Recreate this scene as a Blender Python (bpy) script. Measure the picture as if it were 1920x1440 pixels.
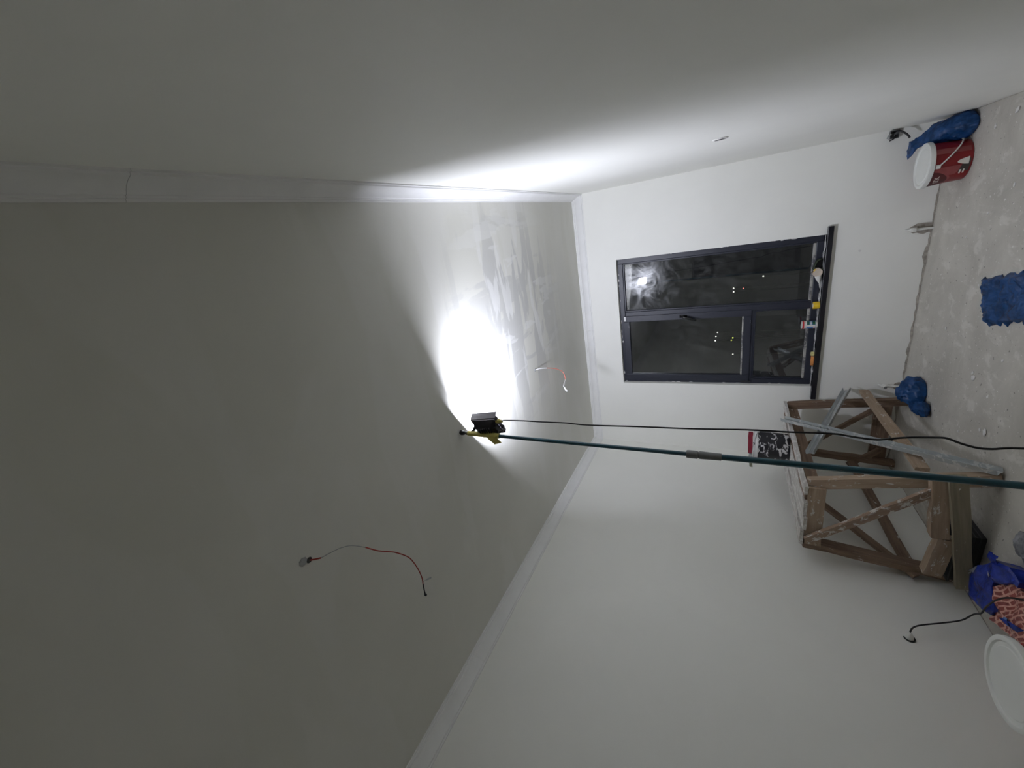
import bpy, bmesh, math, random
from mathutils import Vector, Matrix, noise

for o in list(bpy.data.objects):
    bpy.data.objects.remove(o)
SC = bpy.context.scene
COL = SC.collection
RND = random.Random(7)

# ------------------------------------------------------------------ camera, world, exposure
H = 2.75           # ceiling height
XR, XL, YB = 0.301, -2.476, 4.290     # right, left and window wall
YF = -1.60         # wall behind the photographer
CAM_X = Vector((-0.15457, 0.43905, -0.88507))
CAM_Y = Vector((0.92825, 0.37131, 0.02208))
CAM_Z = Vector((0.33833, -0.81815, -0.46494))
cam_data = bpy.data.cameras.new('camera')
cam_data.sensor_width = 36.0
cam_data.lens = 36.0 * 751.86 / 1920.0
cam_data.clip_start = 0.02
cam = bpy.data.objects.new('camera', cam_data)
COL.objects.link(cam)
m = Matrix.Identity(4)
for i in range(3):
    m[i][0], m[i][1], m[i][2] = CAM_X[i], CAM_Y[i], CAM_Z[i]
m[0][3], m[1][3], m[2][3] = 0.0, 0.0, 1.3678
cam.matrix_world = m
SC.camera = cam

world = bpy.data.worlds.new('night_sky')
SC.world = world
world.use_nodes = True
world.node_tree.nodes['Background'].inputs[0].default_value = (0.010, 0.011, 0.013, 1)
world.node_tree.nodes['Background'].inputs[1].default_value = 0.6

LAMP_STRENGTH = 970.0
LAMP_COLOR = (0.90, 0.93, 1.08)
SC.view_settings.view_transform = 'Standard'
SC.view_settings.look = 'None'
SC.view_settings.gamma = 1.0
SC.view_settings.use_curve_mapping = False
SC.view_settings.exposure = 0.0
try:
    SC.cycles.max_bounces = 16
    SC.cycles.diffuse_bounces = 10
    SC.cycles.transparent_max_bounces = 12
    SC.cycles.caustics_reflective = False
    SC.cycles.caustics_refractive = False
    SC.cycles.sample_clamp_indirect = 6.0
except Exception:
    pass

# ------------------------------------------------------------------ node material helpers
class NT:
    def __init__(self, name):
        self.m = bpy.data.materials.new(name)
        self.m.use_nodes = True
        self.t = self.m.node_tree
        self.n = self.t.nodes
        self.b = self.n['Principled BSDF']
        self.out = self.n['Material Output']
        self._co = None
    def node(self, typ, **kw):
        x = self.n.new(typ)
        for k, v in kw.items():
            setattr(x, k, v)
        return x
    def link(self, a, b):
        self.t.links.new(a, b)
    def co(self, scale=(1, 1, 1), loc=(0, 0, 0), rot=(0, 0, 0)):
        if self._co is None:
            self._co = self.node('ShaderNodeTexCoord')
        mp = self.node('ShaderNodeMapping')
        mp.inputs['Scale'].default_value = scale
        mp.inputs['Location'].default_value = loc
        mp.inputs['Rotation'].default_value = rot
        self.link(self._co.outputs['Object'], mp.inputs[0])
        return mp.outputs[0]
    def noise(self, scale, detail=4, rough=0.55, dist=0.0, vec=None):
        x = self.node('ShaderNodeTexNoise')
        x.inputs['Scale'].default_value = scale
        x.inputs['Detail'].default_value = detail
        x.inputs['Roughness'].default_value = rough
        x.inputs['Distortion'].default_value = dist
        self.link(vec if vec is not None else self.co(), x.inputs['Vector'])
        return x.outputs[0]
    def ramp(self, fac, stops, const=False):
        x = self.node('ShaderNodeValToRGB')
        if const:
            x.color_ramp.interpolation = 'CONSTANT'
        e = x.color_ramp.elements
        while len(e) < len(stops):
            e.new(0.5)
        for i, (p, c) in enumerate(stops):
            e[i].position = p
            if not hasattr(c, '__len__'):
                c = (c, c, c)
            e[i].color = (c[0], c[1], c[2], 1)
        self.link(fac, x.inputs[0])
        return x.outputs[0]
    def mix(self, fac, a, b, mode='MIX'):
        x = self.node('ShaderNodeMix', data_type='RGBA', blend_type=mode)
        for s, v in ((0, fac), (6, a), (7, b)):
            if hasattr(v, 'is_linked') or isinstance(v, bpy.types.NodeSocket):
                self.link(v, x.inputs[s])
            elif s == 0:
                x.inputs[0].default_value = v
            else:
                x.inputs[s].default_value = (v[0], v[1], v[2], 1)
        return x.outputs[2]
    def math(self, op, a, b=0.0, c=0.0):
        x = self.node('ShaderNodeMath', operation=op)
        for i, v in enumerate((a, b, c)):
            if isinstance(v, bpy.types.NodeSocket):
                self.link(v, x.inputs[i])
            else:
                x.inputs[i].default_value = v
        return x.outputs[0]
    def color(self, v):
        if isinstance(v, bpy.types.NodeSocket):
            self.link(v, self.b.inputs['Base Color'])
        else:
            self.b.inputs['Base Color'].default_value = (v[0], v[1], v[2], 1)
    def set(self, **kw):
        for k, v in kw.items():
            s = self.b.inputs[k.replace('_', ' ')]
            if isinstance(v, bpy.types.NodeSocket):
                self.link(v, s)
            else:
                s.default_value = v
    def bump(self, height, strength=0.3, dist=0.01):
        x = self.node('ShaderNodeBump')
        x.inputs['Strength'].default_value = strength
        x.inputs['Distance'].default_value = dist
        self.link(height, x.inputs['Height'])
        self.link(x.outputs[0], self.b.inputs['Normal'])

def simple(name, c, rough=0.5, metal=0.0, var=0.12, scale=30.0, bump=0.0, bscale=80.0, coat=0.0):
    t = NT(name)
    f = t.noise(scale, 3)
    lo = tuple(max(0, x * (1 - var)) for x in c)
    hi = tuple(min(1, x * (1 + var)) for x in c)
    t.color(t.mix(t.ramp(f, [(0.3, 0.0), (0.7, 1.0)]), lo, hi))
    t.set(Roughness=rough, Metallic=metal)
    if coat:
        t.b.inputs['Coat Weight'].default_value = coat
    if bump:
        t.bump(t.noise(bscale, 4), bump, 0.004)
    return t.m

def mat_wall():
    t = NT('painted_plaster_wall')
    f = t.noise(1.6, 5, 0.6, 0.4)
    g = t.noise(14, 4)
    c = t.mix(t.ramp(f, [(0.35, 0.0), (0.68, 1.0)]), (0.835, 0.835, 0.79), (0.865, 0.865, 0.82))
    t.color(t.mix(t.ramp(g, [(0.6, 0.0), (0.8, 0.25)]), c, (0.82, 0.82, 0.785)))
    t.set(Roughness=0.62)
    t.bump(t.noise(160, 3), 0.08, 0.002)
    return t.m

def mat_ceiling():
    t = NT('skimmed_gypsum_ceiling')
    base = t.mix(t.ramp(t.noise(0.8, 4, 0.5, 0.6), [(0.36, 0.0), (0.66, 1.0)]), (0.635, 0.63, 0.575), (0.685, 0.68, 0.625))
    # broad, faint trowel sweeps
    sw = t.noise(1.6, 3, 0.5, 0.6, t.co((0.7, 2.2, 1), rot=(0, 0, 0.5)))
    base = t.mix(t.ramp(sw, [(0.50, 0.0), (0.58, 0.5)]), base, (0.70, 0.695, 0.655))
    # fresh filler in the window half of the ceiling: flat strokes along and across the room
    v = t.co((1, 1, 1), loc=(0.55, -2.65, -H))
    sph = t.node('ShaderNodeVectorMath', operation='LENGTH')
    t.link(v, sph.inputs[0])
    near = t.ramp(sph.outputs['Value'], [(0.45, 1.0), (1.0, 0.0)])
    for sc, loc, thr, col, amt in (((0.9, 4.2, 1), (0.3, 0.2, 0), 0.53, (0.50, 0.50, 0.485), 0.8),
                                   ((4.6, 1.1, 1), (2.3, 1.2, 0), 0.56, (0.53, 0.53, 0.51), 0.7),
                                   ((1.1, 5.0, 1), (5.3, 3.2, 0), 0.57, (0.75, 0.75, 0.73), 0.7),
                                   ((5.5, 1.4, 1), (7.1, 6.2, 0), 0.60, (0.75, 0.75, 0.73), 0.6)):
        n_ = t.noise(1.25, 5, 0.50, 0.35, t.co(sc, loc=loc))
        f = t.math('MULTIPLY', t.math('MULTIPLY', t.ramp(n_, [(thr, 0.0), (thr + 0.025, 1.0)]), near), amt)
        base = t.mix(f, base, col)
    t.color(base)
    t.set(Roughness=0.7)
    t.bump(t.noise(40, 5), 0.06, 0.003)
    return t.m

def mat_floor():
    t = NT('raw_concrete_floor')
    base = t.mix(t.ramp(t.noise(2.5, 6, 0.65, 0.5), [(0.35, 0.0), (0.65, 1.0)]), (0.45, 0.43, 0.385), (0.58, 0.555, 0.50))
    spl = t.noise(9, 5, 0.6, 0.4, t.co((1.0, 0.55, 1)))
    base = t.mix(t.ramp(spl, [(0.56, 0.0), (0.64, 0.55)]), base, (0.70, 0.675, 0.625))
    spk = t.noise(55, 3, 0.5)
    base = t.mix(t.ramp(spk, [(0.66, 0.0), (0.70, 0.8)]), base, (0.80, 0.79, 0.76))
    drk = t.noise(38, 2, 0.5, 0, t.co((1, 1, 1), loc=(3, 5, 0)))
    base = t.mix(t.ramp(drk, [(0.69, 0.0), (0.72, 0.8)]), base, (0.20, 0.19, 0.17))
    t.color(base)
    t.set(Roughness=0.8)
    t.bump(t.noise(24, 6, 0.65), 0.35, 0.008)
    return t.m

def mat_wood(name, c1, c2, white=0.62):
    t = NT(name)
    oi = t.node('ShaderNodeObjectInfo')
    vec = t.co((1, 1, 1))
    ad = t.node('ShaderNodeVectorMath', operation='ADD')
    cm = t.node('ShaderNodeCombineXYZ')
    k = t.math('MULTIPLY', oi.outputs['Random'], 37.0)
    for i in range(3):
        t.link(k, cm.inputs[i])
    t.link(vec, ad.inputs[0]); t.link(cm.outputs[0], ad.inputs[1])
    mp = t.node('ShaderNodeMapping')
    mp.inputs['Scale'].default_value = (2.0, 26.0, 26.0)
    t.link(ad.outputs[0], mp.inputs[0])
    g = t.noise(2.0, 6, 0.65, 0.3, mp.outputs[0])
    c = t.mix(t.ramp(g, [(0.3, 0.0), (0.7, 1.0)]), c1, c2)
    mp2 = t.node('ShaderNodeMapping')
    mp2.inputs['Scale'].default_value = (1.0, 2.0, 2.0)
    t.link(ad.outputs[0], mp2.inputs[0])
    w = t.noise(16, 5, 0.68, 0.5, mp2.outputs[0])
    c = t.mix(t.ramp(w, [(white, 0.0), (white + 0.04, 0.9)]), c, (0.66, 0.65, 0.62))
    t.color(c)
    t.set(Roughness=0.78)
    t.bump(g, 0.35, 0.003)
    return t.m

def mat_plastic_film(name, c, rough=0.28, trans=0.35):
    t = NT(name)
    f = t.noise(18, 4, 0.6, 0.5)
    col = t.mix(t.ramp(f, [(0.35, 0.0), (0.7, 1.0)]), tuple(x * 0.55 for x in c), tuple(min(1, x * 1.35 + 0.015) for x in c))
    t.color(col)
    t.set(Roughness=rough)
    t.bump(t.noise(26, 6, 0.6, 0.8), 0.55, 0.012)
    tr = t.node('ShaderNodeBsdfTranslucent')
    t.link(col, tr.inputs[0])
    mx = t.node('ShaderNodeMixShader')
    mx.inputs[0].default_value = trans
    t.link(t.b.outputs[0], mx.inputs[1]); t.link(tr.outputs[0], mx.inputs[2])
    t.link(mx.outputs[0], t.out.inputs[0])
    return t.m

def mat_glass():
    t = NT('dusty_window_glass')
    fr = t.node('ShaderNodeFresnel'); fr.inputs[0].default_value = 1.52
    gl = t.node('ShaderNodeBsdfGlossy'); gl.inputs['Roughness'].default_value = 0.006
    tp = t.node('ShaderNodeBsdfTransparent'); tp.inputs[0].default_value = (0.86, 0.88, 0.88, 1)
    df = t.node('ShaderNodeBsdfDiffuse'); df.inputs[0].default_value = (0.75, 0.76, 0.78, 1)
    gr = t.node('ShaderNodeBsdfGlossy'); gr.inputs['Roughness'].default_value = 0.20
    mx = t.node('ShaderNodeMixShader')
    fac = t.math('MINIMUM', t.math('MULTIPLY', fr.outputs[0], 2.5), 1.0)   # two panes, four faces
    t.link(fac, mx.inputs[0]); t.link(tp.outputs[0], mx.inputs[1]); t.link(gl.outputs[0], mx.inputs[2])
    sm = t.noise(5.0, 7, 0.62, 1.8)
    dust = t.ramp(sm, [(0.40, 0.004), (0.52, 0.022), (0.66, 0.055)])
    m2 = t.node('ShaderNodeMixShader')
    t.link(dust, m2.inputs[0]); t.link(mx.outputs[0], m2.inputs[1])
    m3 = t.node('ShaderNodeMixShader'); m3.inputs[0].default_value = 0.45
    t.link(df.outputs[0], m3.inputs[1]); t.link(gr.outputs[0], m3.inputs[2])
    t.link(m3.outputs[0], m2.inputs[2])
    t.link(m2.outputs[0], t.out.inputs[0])
    return t.m

def mat_splatter(name, base, paint, scale=18.0, thr=0.56, rough=0.45, stretch=(1, 1, 1), width=0.03):
    t = NT(name)
    w = t.noise(scale, 6, 0.62, 0.9, t.co(stretch))
    c = t.mix(t.ramp(w, [(thr, 0.0), (thr + width, 1.0)]), base, paint)
    t.color(c)
    t.set(Roughness=rough)
    t.bump(w, 0.2, 0.003)
    return t.m

def mat_emit(name, c, s):
    t = NT(name)
    e = t.node('ShaderNodeEmission')
    e.inputs[0].default_value = (c[0], c[1], c[2], 1); e.inputs[1].default_value = s
    t.link(e.outputs[0], t.out.inputs[0])
    return t.m

MT = {}
MT['wall'] = mat_wall()
MT['ceiling'] = mat_ceiling()
MT['floor'] = mat_floor()
MT['cornice'] = simple('white_polystyrene_cornice', (0.80, 0.80, 0.79), 0.55, var=0.03, scale=8, bump=0.05)
MT['mortar'] = simple('grey_mortar', (0.34, 0.31, 0.27), 0.9, var=0.35, scale=30, bump=0.6, bscale=60)
MT['plaster'] = simple('loose_white_plaster', (0.72, 0.71, 0.69), 0.85, var=0.12, scale=40, bump=0.5)
MT['frame'] = mat_splatter('anthracite_window_plastic', (0.017, 0.020, 0.033), (0.40, 0.40, 0.42), 26, 0.70, 0.42)
MT['sill'] = mat_splatter('black_marble_sill', (0.010, 0.010, 0.014), (0.50, 0.50, 0.50), 20, 0.69, 0.30)
MT['bead'] = mat_splatter('dusty_glazing_bead', (0.10, 0.10, 0.11), (0.42, 0.41, 0.38), 9, 0.44, 0.5, width=0.1)
MT['sill_dust'] = mat_splatter('plaster_dust_on_sill', (0.16, 0.16, 0.17), (0.60, 0.60, 0.60), 14, 0.40, 0.8, width=0.15)
MT['glass'] = mat_glass()
MT['wood'] = mat_wood('rough_site_timber', (0.115, 0.070, 0.045), (0.27, 0.185, 0.125), 0.63)
MT['wood_pale'] = mat_wood('pale_site_timber', (0.26, 0.185, 0.125), (0.42, 0.32, 0.23), 0.60)
MT['wood_grey'] = mat_wood('grey_green_plank', (0.17, 0.145, 0.095), (0.27, 0.235, 0.165), 0.68)
MT['wood_white'] = mat_wood('plaster_caked_boards', (0.40, 0.375, 0.345), (0.58, 0.56, 0.53), 0.52)
MT['wood_splash'] = mat_wood('plaster_splashed_timber', (0.20, 0.13, 0.09), (0.36, 0.26, 0.19), 0.53)
MT['zinc'] = simple('galvanised_steel', (0.60, 0.63, 0.64), 0.36, 0.85, 0.18, 14, 0.1)
MT['zinc_dusty'] = mat_splatter('plastered_galvanised_steel', (0.50, 0.53, 0.53), (0.72, 0.72, 0.70), 22, 0.55, 0.4)
MT['zinc_dusty'].node_tree.nodes['Principled BSDF'].inputs['Metallic'].default_value = 0.45
MT['blackplastic'] = simple('black_plastic', (0.018, 0.018, 0.020), 0.45, var=0.3, scale=20, bump=0.1)
MT['gloss_black'] = simple('glossy_black_handle', (0.004, 0.004, 0.005), 0.16, var=0.1)
MT['lamp'] = simple('dark_grey_cast_aluminium', (0.028, 0.025, 0.030), 0.42, 0.25, 0.25, 20, 0.1)
MT['rubber'] = simple('black_cable_rubber', (0.010, 0.010, 0.010), 0.55, var=0.2)
MT['grey_cap'] = simple('grey_plastic_collar', (0.16, 0.165, 0.165), 0.5, var=0.1)
MT['pole'] = simple('dark_teal_enamel', (0.008, 0.062, 0.090), 0.28, 0.0, 0.12, 10, coat=0.3)
MT['tape'] = simple('yellow_masking_tape', (0.56, 0.48, 0.13), 0.6, var=0.12, scale=40, bump=0.3)
MT['white_plastic'] = simple('white_plastic', (0.74, 0.74, 0.70), 0.4, var=0.04, scale=6)
MT['lid'] = simple('white_bucket_lid', (0.76, 0.77, 0.74), 0.38, var=0.03, scale=5)
MT['red'] = simple('red_bucket_plastic', (0.22, 0.008, 0.011), 0.35, var=0.10, scale=8)
MT['pink'] = simple('faded_red_print', (0.27, 0.06, 0.06), 0.4, var=0.1)
MT['maroon'] = simple('dark_maroon_print', (0.085, 0.012, 0.014), 0.4, var=0.1)
MT['print_white'] = simple('white_print', (0.72, 0.70, 0.64), 0.5, var=0.05)
MT['print_black'] = simple('charcoal_print', (0.05, 0.045, 0.04), 0.5, var=0.1)
MT['blue_film'] = mat_plastic_film('blue_plastic_film', (0.008, 0.078, 0.26), 0.22)
MT['royal_film'] = mat_plastic_film('royal_blue_printed_film', (0.010, 0.035, 0.34), 0.25, 0.12)
MT['pale_film'] = mat_plastic_film('pale_blue_translucent_film', (0.42, 0.43, 0.46), 0.2, 0.5)
MT['clear_film'] = mat_plastic_film('clear_grey_film', (0.40, 0.40, 0.41), 0.15, 0.5)
MT['red_wire'] = simple('red_wire_sheath', (0.34, 0.035, 0.02), 0.45, var=0.15)
MT['pink_wire'] = simple('salmon_wire_sheath', (0.70, 0.22, 0.17), 0.45, var=0.1)
MT['grey_wire'] = simple('grey_wire_sheath', (0.35, 0.36, 0.36), 0.45, var=0.1)
MT['white_tape'] = simple('white_insulating_tape', (0.80, 0.80, 0.80), 0.5, var=0.03)
MT['paint_pail'] = mat_splatter('black_pail_with_white_paint', (0.014, 0.014, 0.019), (0.66, 0.66, 0.67), 13, 0.535, 0.4, (1, 1, 1.8))
MT['pail_rim'] = mat_splatter('white_caked_pail_rim', (0.66, 0.66, 0.65), (0.05, 0.05, 0.06), 20, 0.60, 0.6)
MT['crimson'] = mat_splatter('crimson_brush_handle', (0.24, 0.014, 0.035), (0.55, 0.50, 0.50), 30, 0.66, 0.4)
MT['bristle'] = simple('olive_bristles', (0.20, 0.20, 0.14), 0.8, var=0.3, scale=90)
MT['yellow'] = simple('yellow_plastic', (0.78, 0.52, 0.03), 0.4, var=0.06)
MT['orange'] = simple('orange_paper', (0.62, 0.25, 0.07), 0.6, var=0.15)
MT['pale_yellow'] = simple('pale_yellow_paper', (0.60, 0.55, 0.24), 0.6, var=0.15)
MT['sand_front'] = simple('dark_green_abrasive', (0.030, 0.042, 0.022), 0.85, var=0.3, scale=120, bump=0.3)
MT['sand_back'] = simple('beige_paper_backing', (0.58, 0.50, 0.42), 0.7, var=0.06)
MT['jar_red'] = simple('red_jar_cap', (0.50, 0.025, 0.03), 0.35, var=0.06)
MT['jar_blue'] = simple('blue_jar_label', (0.10, 0.22, 0.50), 0.4, var=0.1)
MT['jar_green'] = simple('green_jar_label', (0.02, 0.10, 0.05), 0.4, var=0.1)
MT['door'] = simple('grey_painted_door', (0.30, 0.29, 0.27), 0.5, var=0.06)
MT['led'] = mat_emit('cool_white_led_panel', LAMP_COLOR, LAMP_STRENGTH)
MT['dot_white'] = mat_emit('far_white_light', (1.0, 0.95, 0.85), 2.6)
MT['dot_yellow'] = mat_emit('far_yellow_light', (0.9, 1.0, 0.15), 3.0)
MT['dot_red'] = mat_emit('far_red_light', (1.0, 0.25, 0.2), 2.0)

# ------------------------------------------------------------------ object helpers
def bm_new():
    return bmesh.new()

def finish(name, bm, mat, parent=None, matrix=None, smooth=False, bevel=0.0, auto=None):
    bmesh.ops.recalc_face_normals(bm, faces=bm.faces)
    me = bpy.data.meshes.new(name)
    bm.to_mesh(me); bm.free()
    ms = mat if isinstance(mat, (list, tuple)) else [mat]
    for k in ms:
        me.materials.append(MT[k] if isinstance(k, str) else k)
    if smooth:
        for p in me.polygons:
            p.use_smooth = True
        if auto:
            try:
                me.set_sharp_from_angle(angle=auto)
            except Exception:
                pass
    o = bpy.data.objects.new(name, me)
    COL.objects.link(o)
    M = matrix if matrix is not None else Matrix.Identity(4)
    if parent is not None:
        o.parent = parent
        P = world_of(parent)
        o.matrix_local = P.inverted() @ M
    else:
        o.matrix_world = M
    WORLD[o.name] = M
    if bevel:
        b = o.modifiers.new('bevel', 'BEVEL')
        b.width = bevel; b.segments = 2; b.limit_method = 'ANGLE'
    return o

WORLD = {}
def world_of(o):
    return WORLD[o.name]

def tag(o, label=None, cat=None, group=None, kind=None):
    if label: o['label'] = label
    if cat: o['category'] = cat
    if group: o['group'] = group
    if kind: o['kind'] = kind
    return o

def thing(name, label, cat, loc, group=None, kind=None):
    o = bpy.data.objects.new(name, None)
    o.empty_display_size = 0.05
    COL.objects.link(o)
    M = Matrix.Translation(Vector(loc))
    o.matrix_world = M
    WORLD[o.name] = M
    return tag(o, label, cat, group, kind)

def add_box(bm, lo, hi, mi=0, mat=None):
    vs = [bm.verts.new((x, y, z)) for x in (lo[0], hi[0]) for y in (lo[1], hi[1]) for z in (lo[2], hi[2])]
    F = [(0, 1, 3, 2), (4, 6, 7, 5), (0, 4, 5, 1), (2, 3, 7, 6), (0, 2, 6, 4), (1, 5, 7, 3)]
    for f in F:
        fa = bm.faces.new([vs[i] for i in f]); fa.material_index = mi
    if mat is not None:
        bmesh.ops.transform(bm, matrix=mat, verts=vs)
    return vs

def box(name, lo, hi, mat, parent=None, bevel=0.0):
    c = [(a + b) / 2 for a, b in zip(lo, hi)]
    bm = bm_new()
    add_box(bm, [a - k for a, k in zip(lo, c)], [b - k for b, k in zip(hi, c)])
    return finish(name, bm, mat, parent, Matrix.Translation(Vector(c)), bevel=bevel)

def basis(p0, p1, up=(0, 0, 1)):
    x = (Vector(p1) - Vector(p0)).normalized()
    u = Vector(up)
    y = u.cross(x)
    if y.length < 1e-4:
        y = Vector((0, 1, 0)).cross(x)
    y.normalize()
    z = x.cross(y).normalized()
    M = Matrix.Identity(4)
    for i in range(3):
        M[i][0], M[i][1], M[i][2] = x[i], y[i], z[i]
    c = (Vector(p0) + Vector(p1)) / 2
    M[0][3], M[1][3], M[2][3] = c
    return M

def beam(name, p0, p1, h, t, mat, parent=None, up=(0, 0, 1), wob=0.0025, seg=6):
    """sawn board: length from p0 to p1, h along 'up', t across"""
    L = (Vector(p1) - Vector(p0)).length
    M = basis(p0, p1, up)
    bm = bm_new()
    rings = []
    for i in range(seg + 1):
        x = -L / 2 + L * i / seg
        r = []
        oz, oy = RND.uniform(-wob, wob), RND.uniform(-wob, wob)
        for sy, sz in ((-1, -1), (1, -1), (1, 1), (-1, 1)):
            r.append(bm.verts.new((x + (RND.uniform(-wob, wob) * 2 if i in (0, seg) else 0),
                                   sy * t / 2 + oy + RND.uniform(-wob, wob) * .6,
                                   sz * h / 2 + oz + RND.uniform(-wob, wob) * .6)))
        rings.append(r)
    for a, b in zip(rings, rings[1:]):
        for k in range(4):
            bm.faces.new((a[k], a[(k + 1) % 4], b[(k + 1) % 4], b[k]))
    bm.faces.new(rings[0]); bm.faces.new(list(reversed(rings[-1])))
    return finish(name, bm, mat, parent, M)

def add_tube(bm, pts, r, n=8, mi=0, cap=True, taper=None):
    P = [Vector(p) for p in pts]
    prev = None
    rings = []
    for i, p in enumerate(P):
        d = (P[min(i + 1, len(P) - 1)] - P[max(i - 1, 0)]).normalized()
        if prev is None:
            a = d.orthogonal().normalized()
        else:
            a = prev - d * prev.dot(d)
            if a.length < 1e-5:
                a = d.orthogonal()
            a.normalize()
        prev = a
        b = d.cross(a)
        rr = r if taper is None else taper[i]
        rings.append([bm.verts.new(p + (a * math.cos(2 * math.pi * k / n) + b * math.sin(2 * math.pi * k / n)) * rr) for k in range(n)])
    for u, v in zip(rings, rings[1:]):
        for k in range(n):
            f = bm.faces.new((u[k], u[(k + 1) % n], v[(k + 1) % n], v[k])); f.material_index = mi
    if cap:
        bm.faces.new(rings[0]).material_index = mi
        bm.faces.new(list(reversed(rings[-1]))).material_index = mi

def smooth_path(pts, sub=4):
    P = [Vector(p) for p in pts]
    out = []
    for i in range(len(P) - 1):
        p0, p1, p2, p3 = P[max(i - 1, 0)], P[i], P[i + 1], P[min(i + 2, len(P) - 1)]
        for k in range(sub):
            t = k / sub
            out.append(0.5 * ((2 * p1) + (p2 - p0) * t + (2 * p0 - 5 * p1 + 4 * p2 - p3) * t * t + (3 * p1 - p0 - 3 * p2 + p3) * t ** 3))
    out.append(P[-1])
    return out

def tube(name, pts, r, mat, parent=None, n=8, sub=4, taper=None):
    q = smooth_path(pts, sub) if sub > 1 else [Vector(p) for p in pts]
    c = q[0].copy()
    bm = bm_new()
    add_tube(bm, [p - c for p in q], r, n, taper=taper)
    return finish(name, bm, mat, parent, Matrix.Translation(c), smooth=True, auto=0.9)

def add_lathe(bm, prof, n=40, mi=0, close=False):
    rings = []
    for r, z in prof:
        rings.append([bm.verts.new((r * math.cos(2 * math.pi * k / n), r * math.sin(2 * math.pi * k / n), z)) for k in range(n)] if r > 1e-6 else [bm.verts.new((0, 0, z))])
    for a, b in zip(rings, rings[1:]):
        for k in range(n):
            k2 = (k + 1) % n
            if len(a) == 1 and len(b) == 1:
                continue
            if len(a) == 1:
                f = bm.faces.new((a[0], b[k2], b[k]))
            elif len(b) == 1:
                f = bm.faces.new((a[k], a[k2], b[0]))
            else:
                f = bm.faces.new((a[k], a[k2], b[k2], b[k]))
            f.material_index = mi

def lathe(name, prof, mat, parent=None, loc=(0, 0, 0), rot=None, n=40):
    bm = bm_new()
    add_lathe(bm, prof, n)
    M = Matrix.Translation(Vector(loc))
    if rot is not None:
        M = M @ rot
    return finish(name, bm, mat, parent, M, smooth=True, auto=0.6)

def loft(name, rings, mat, parent=None, loc=(0, 0, 0), n=44, sub=5, crumple=0.02, freq=14.0, seed=0.0, floor=None, cap=True, thick=0.0, auto=None):
    """rings: (cx, cy, z, rx, ry) stacked and skinned, then creased like film"""
    R = []
    for i in range(len(rings) - 1):
        p0, p1, p2, p3 = [Vector(rings[max(0, min(len(rings) - 1, i + d))]) for d in (-1, 0, 1, 2)]
        for k in range(sub):
            t = k / sub
            R.append([0.5 * ((2 * p1[j]) + (p2[j] - p0[j]) * t + (2 * p0[j] - 5 * p1[j] + 4 * p2[j] - p3[j]) * t * t + (3 * p1[j] - p0[j] - 3 * p2[j] + p3[j]) * t ** 3) for j in range(5)])
    R.append(list(rings[-1]))
    bm = bm_new()
    vr = []
    for cx, cy, z, rx, ry in R:
        row = []
        for k in range(n):
            a = 2 * math.pi * k / n
            v = Vector((cx + max(rx, 0.002) * math.cos(a), cy + max(ry, 0.002) * math.sin(a), z))
            q = Vector((v.x * freq + seed, v.y * freq, v.z * freq * 0.7))
            d = noise.ridged_multi_fractal(q, 1.0, 2.1, 3, 0.9, 2.0) * 0.6 + noise.noise(q * 0.6) * 0.8 - 0.7
            out = Vector((math.cos(a), math.sin(a), 0.25))
            s = min(1.0, max(rx, ry) / 0.05)
            v += out * d * crumple * s
            if floor is not None and v.z < floor:
                v.z = floor + 0.0005 * k / n
            row.append(bm.verts.new(v))
        vr.append(row)
    for a, b in zip(vr, vr[1:]):
        for k in range(n):
            bm.faces.new((a[k], a[(k + 1) % n], b[(k + 1) % n], b[k]))
    if cap:
        bm.faces.new(vr[0]); bm.faces.new(list(reversed(vr[-1])))
    o = finish(name, bm, mat, parent, Matrix.Translation(Vector(loc)), smooth=True, auto=auto or 0.8)
    if thick:
        s = o.modifiers.new('film', 'SOLIDIFY'); s.thickness = thick; s.offset = 0
    return o

def sheet(name, corners, nu, nv, hf, mat, parent=None, thick=0.003, jag=0.0, seed=0.0, auto=None):
    """corners (4 world points, order u0v0,u1v0,u1v1,u0v1); hf(u,v,x,y) adds height"""
    c = [Vector(p) for p in corners]
    o0 = sum(c, Vector()) / 4
    bm = bm_new()
    g = []
    for i in range(nu + 1):
        row = []
        for j in range(nv + 1):
            u, v = i / nu, j / nv
            p = (c[0] * (1 - u) + c[1] * u) * (1 - v) + (c[3] * (1 - u) + c[2] * u) * v
            e = min(u, 1 - u, v, 1 - v)
            w = max(0.0, 1 - e / 0.12)
            if jag:
                p = p + Vector((noise.noise(Vector((u * 9 + seed, v * 9, 0.3))), noise.noise(Vector((u * 9, v * 9 + seed, 4.3))), 0)) * jag * w
            p = p + Vector((0, 0, hf(u, v, p.x, p.y)))
            row.append(bm.verts.new(p - o0))
        g.append(row)
    for i in range(nu):
        for j in range(nv):
            bm.faces.new((g[i][j], g[i + 1][j], g[i + 1][j + 1], g[i][j + 1]))
    o = finish(name, bm, mat, parent, Matrix.Translation(o0), smooth=True, auto=auto or 0.7)
    s = o.modifiers.new('film', 'SOLIDIFY'); s.thickness = thick; s.offset = 1
    return o

# ------------------------------------------------------------------ the room shell
def slab(name, lo, hi, mat):
    return tag(box(name, lo, hi, mat), kind='structure')

floor = slab('floor', (XL - 0.15, YF - 0.15, -0.12), (XR + 0.15, YB + 0.02, 0.0), 'floor')
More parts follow.
